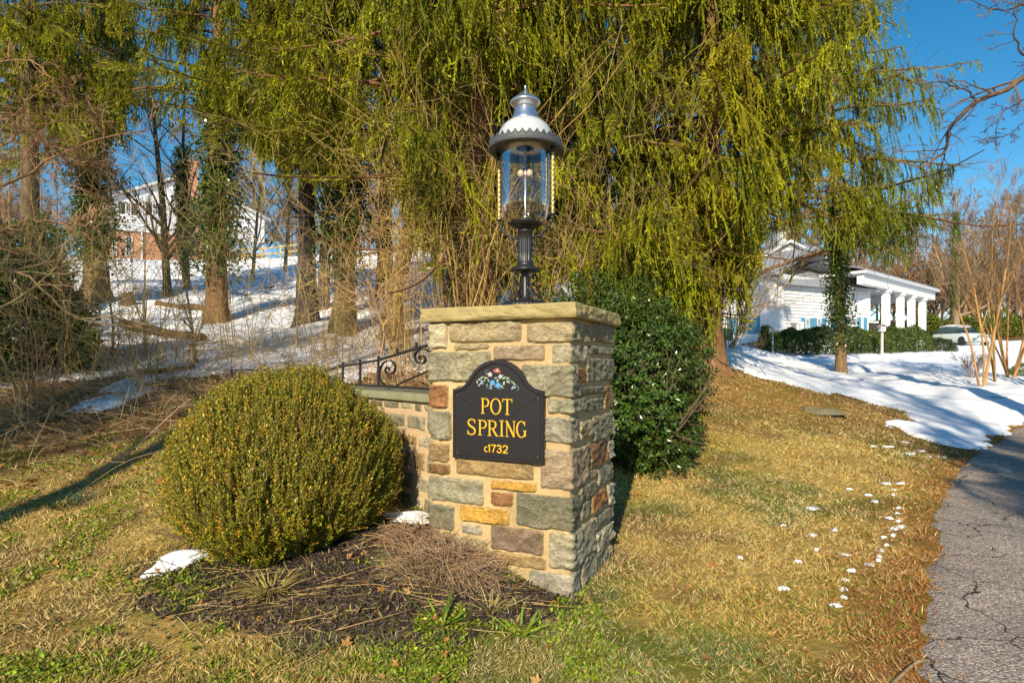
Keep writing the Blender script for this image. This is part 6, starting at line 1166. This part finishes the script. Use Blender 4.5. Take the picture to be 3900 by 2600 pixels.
n = 2600; x = rng.uniform(-9, 1, n); y = rng.uniform(7.2, 14, n); ok = zone(x, y, 9.) ; x, y = x[ok], y[ok]; n = len(x); P = walk(np.stack([x, y, Hq(x, y) - .01], -1), rng.normal(0, .35, (n, 3)) + [0, 0, 1], rng.uniform(.12, .55, n), 6, .14, -.01); b.tubes(P, taper(rng.uniform(.002, .0045, n), 6, .4), 3, colr(n, (.34, .23, .13), .35))
tag(b.build('dead_brush', M['twig']), 'dead stems and twigs lying and standing over leaf litter and thin snow', 'brush', kind='stuff')
# scraps of old snow on the lawn
f = MB()
for (cx, cy_, sz) in [(590, 772, 28), (765, 687, 22), (970, 686, 14), (965, 710, 16), (885, 746, 18), (990, 771, 12), (985, 797, 14), (950, 819, 18), (990, 835, 12), (1000, 862, 20), (695, 878, 18), (972, 872, 22), (965, 899, 18), (920, 912, 22), (935, 945, 14), (615, 967, 14), (735, 990, 30), (915, 970, 18), (905, 1000, 14), (900, 1018, 16), (858, 1040, 22), (775, 1065, 18), (745, 1110, 16), (738, 1150, 18), (742, 1188, 16), (705, 1225, 34), (1040, 515, 34), (1130, 529, 14), (1182, 530, 26), (462, 1150, 26), (930, 656, 26), (1000, 656, 20), (940, 482, 26), (880, 481, 14), (850, 711, 16), (262, 1005, 16), (530, 1025, 20), (600, 900, 18), (462, 856, 14), (1095, 500, 20), (1020, 462, 18)]:
    p = G(2600 + cx / 1.206, 1300 + cy_ / 1.206); w_ = sz / 1.206 / F * p[1] * rng.uniform(.8, 1.1); n = 18; a = np.arange(n) * 2 * math.pi / n; k = .8 + .75 * vnoise(np.cos(a) * 2.5 + cx, np.sin(a) * 2.5, 0, 3)
    ring = [np.stack([p[0] + np.cos(a) * w_ * k * q_r, p[1] + np.sin(a) * w_ * .9 * k * q_r, p[2] + hz + .006 * vnoise(np.cos(a) * 3 + cx, np.sin(a) * 3, hz * 50, 3)], -1) for q_r, hz in ((1, .004), (.97, .010), (.7, .018), (.35, .020))]
    i = np.arange(3)[:, None] * n; j = np.arange(n); k2 = (j + 1) % n; f.add(np.concatenate(ring + [[p + [0, 0, .020]]]), np.stack([i + j, i + k2, i + n + k2, i + n + j], -1), [(3 * n + q, 3 * n + (q + 1) % n, 4 * n) for q in range(n)], (.85, .85, .88))
tag(f.build('snow_scraps', M['snow'], smooth=True), 'scattered scraps of melting snow on the lawn', 'snow', kind='stuff')
# plants of the bed
def tuft(name, label, cat, loc, n, L, wd, col, lean=1.0, grav=-.10, v=.25, spreadr=.03, matn='leaf', K=7):
    root = thing(name, label, cat, tuple(loc)); a = rng.uniform(0, 6.28, n); P0 = np.array(loc) + np.stack([np.cos(a) * rng.uniform(0, spreadr, n), np.sin(a) * rng.uniform(0, spreadr, n), 0 * a - .005], -1); P = walk(P0, np.stack([np.cos(a) * lean, np.sin(a) * lean, rng.uniform(.5, 1.4, n)], -1), L * rng.uniform(.5, 1.1, n), K, .05, grav)
    t = nrm(np.gradient(P, axis=1)); sd_v = nrm(np.cross(t, np.broadcast_to([0, 0, 1.], t.shape) + rng.normal(0, .3, (n, 1, 3)))); w_ = wd * np.array([.7, 1, 1, .95, .8, .5, .05])[:K][None, :, None] / 2; V = np.stack([P - sd_v * w_, P + sd_v * w_], 2); m = MB(); base = (np.arange(n) * K * 2)[:, None]; i = (np.arange(K - 1) * 2)[None]
    m.add(V, np.stack([base + i, base + i + 1, base + i + 3, base + i + 2], -1), None, np.repeat(colr(n, col, v), K * 2, 0)); m.build('blades', M[matn], root, tuple(loc)); return root
tuft('daylily', 'green daylily shoots in the mulch in front of the brown mound', 'plant', G(1680, 2385), 16, .22, .014, (.22, .32, .03))
tuft('daylily', 'green daylily shoots nearest the pillar foot', 'plant', G(1990, 2420), 16, .21, .013, (.26, .36, .03))
tuft('grass_clump', 'dry yellow grass clump at the foot of the boxwood', 'plant', G(1030, 2250), 170, .20, .006, (.46, .37, .11), 1.1, -.12, spreadr=.09)
tuft('grass_clump', 'small pale grass clump in front of the pillar foot', 'plant', G(1870, 2330), 60, .17, .005, (.42, .34, .13), .9, -.1, spreadr=.06)
tuft('grass_clump', 'short dark green grass clump left of the boxwood', 'plant', G(240, 1930), 260, .24, .004, (.05, .12, .05), 1.1, -.12, spreadr=.12)
def mound(label, c, rx, ry, h, n, col):
    c = np.array(c); root = thing('dried_perennial', label, 'plant', tuple(c)); a = rng.uniform(0, 6.28, n); r = rng.uniform(0, 1, n) ** .6; x = c[0] + np.cos(a) * r * rx; y = c[1] + np.sin(a) * r * ry; z = Hq(x, y) + h * (1 - r ** 2) * rng.uniform(.1, 1.1, n)
    ok = ~inpillar(x, y); x, y, z, a = x[ok], y[ok], z[ok], a[ok]; n = len(x)
    D = np.stack([np.cos(a) + rng.normal(0, .7, n), np.sin(a) + rng.normal(0, .7, n), rng.normal(.25, .35, n)], -1); P = walk(np.stack([x, y, z], -1), D, rng.uniform(.07, .2, n), 7, .22, -.10); P[..., 2] = np.maximum(P[..., 2], Hq(P[..., 0].ravel(), P[..., 1].ravel()).reshape(n, 7) + .004); m = MB(); m.tubes(P, taper(rng.uniform(.0014, .0026, n), 7, .5), 3, colr(n, col, .3)); m.build('stems', M['twig'], root, tuple(c))
p = G(1700, 2160); mound('brown mound of dried stems spilling against the pillar foot', p, .33, .22, .10, 1700, (.30, .205, .12))
p = G(1500, 2020); mound('small heap of dead stems below the snow patch by the wall', G(1600, 2060), .22, .14, .08, 600, (.28, .17, .10))
# loose dead stems over the mulch
n = 380; x = rng.uniform(bx0, bx1, n); y = rng.uniform(by0, by1, n); ok = (sdist(x, y, BED) > -.1) & ~inpillar(x, y); x, y = x[ok], y[ok]; n = len(x); P = walk(np.stack([x, y, Hq(x, y) + .015], -1), nrm(rng.normal(size=(n, 3)) * [1, .5, .05]), rng.uniform(.12, .42, n), 8, .07, 0); P[..., 2] = Hq(P[..., 0].ravel(), P[..., 1].ravel()).reshape(n, 8) + .014; m = MB(); m.tubes(P, taper(rng.uniform(.0015, .003, n), 8, .5), 4, colr(n, (.46, .32, .12), .2)); tag(m.build('straw_stems', M['twig']), 'loose straw coloured stems lying on the mulch', 'straw', kind='stuff')
# trees on the road side whose shadows fall into the picture
spruce(2.3, -7.0, 10.6, .16, 'roadside spruce behind the viewpoint, known only by its shade on the driveway top', 401, zlo=7.5, zn=80, Lmax=2.7, dens=1.2, group=None)
bare_tree('bare_tree', 'tall roadside tree behind the viewpoint whose trunk throws the long shadow on the left', 'tree', on(-6.55, -4.9), 12, .25, 402, t0=.72, n4=0, col=(.2, .15, .1))

RG_ = 'unseen bare trees added behind the viewpoint to dapple the snow'  # out-of-view trees added as shadow casters, to streak the snow with shade
p1_ = bare_tree('bare_tree', 'bare roadside tree added unseen behind the viewpoint for dappled shade', 'tree', on(-11.2, -12.6), 19, .24, 411, n1=20, n2=8, n3=5, n4=0, t0=.62, minr=.012, col=(.2, .15, .1), lf=.46, group=RG_)
for x_, y_ in ((-15.5, -11), (-13.2, -16), (1.9, -13), (6, -12.5)): dup(p1_, on(x_, y_), rng.uniform(0, 6), rng.uniform(.9, 1.1))
spruce(-12.4, -15.5, 20, .22, 'tall roadside spruce added unseen behind the viewpoint so its crown shades the snowy slope', 412, zlo=14.5, zn=60, Lmax=4.2, dens=.35, group=None)  # never in view; added for solid shade on the left slope
spruce(1.2, -15, 19, .22, 'tallest roadside spruce added unseen behind the viewpoint to shade the snow by the small tree', 413, zlo=12.5, zn=60, Lmax=2.8, dens=.35, group=None)  # also out of view, added so its crown darkens the right-hand snow
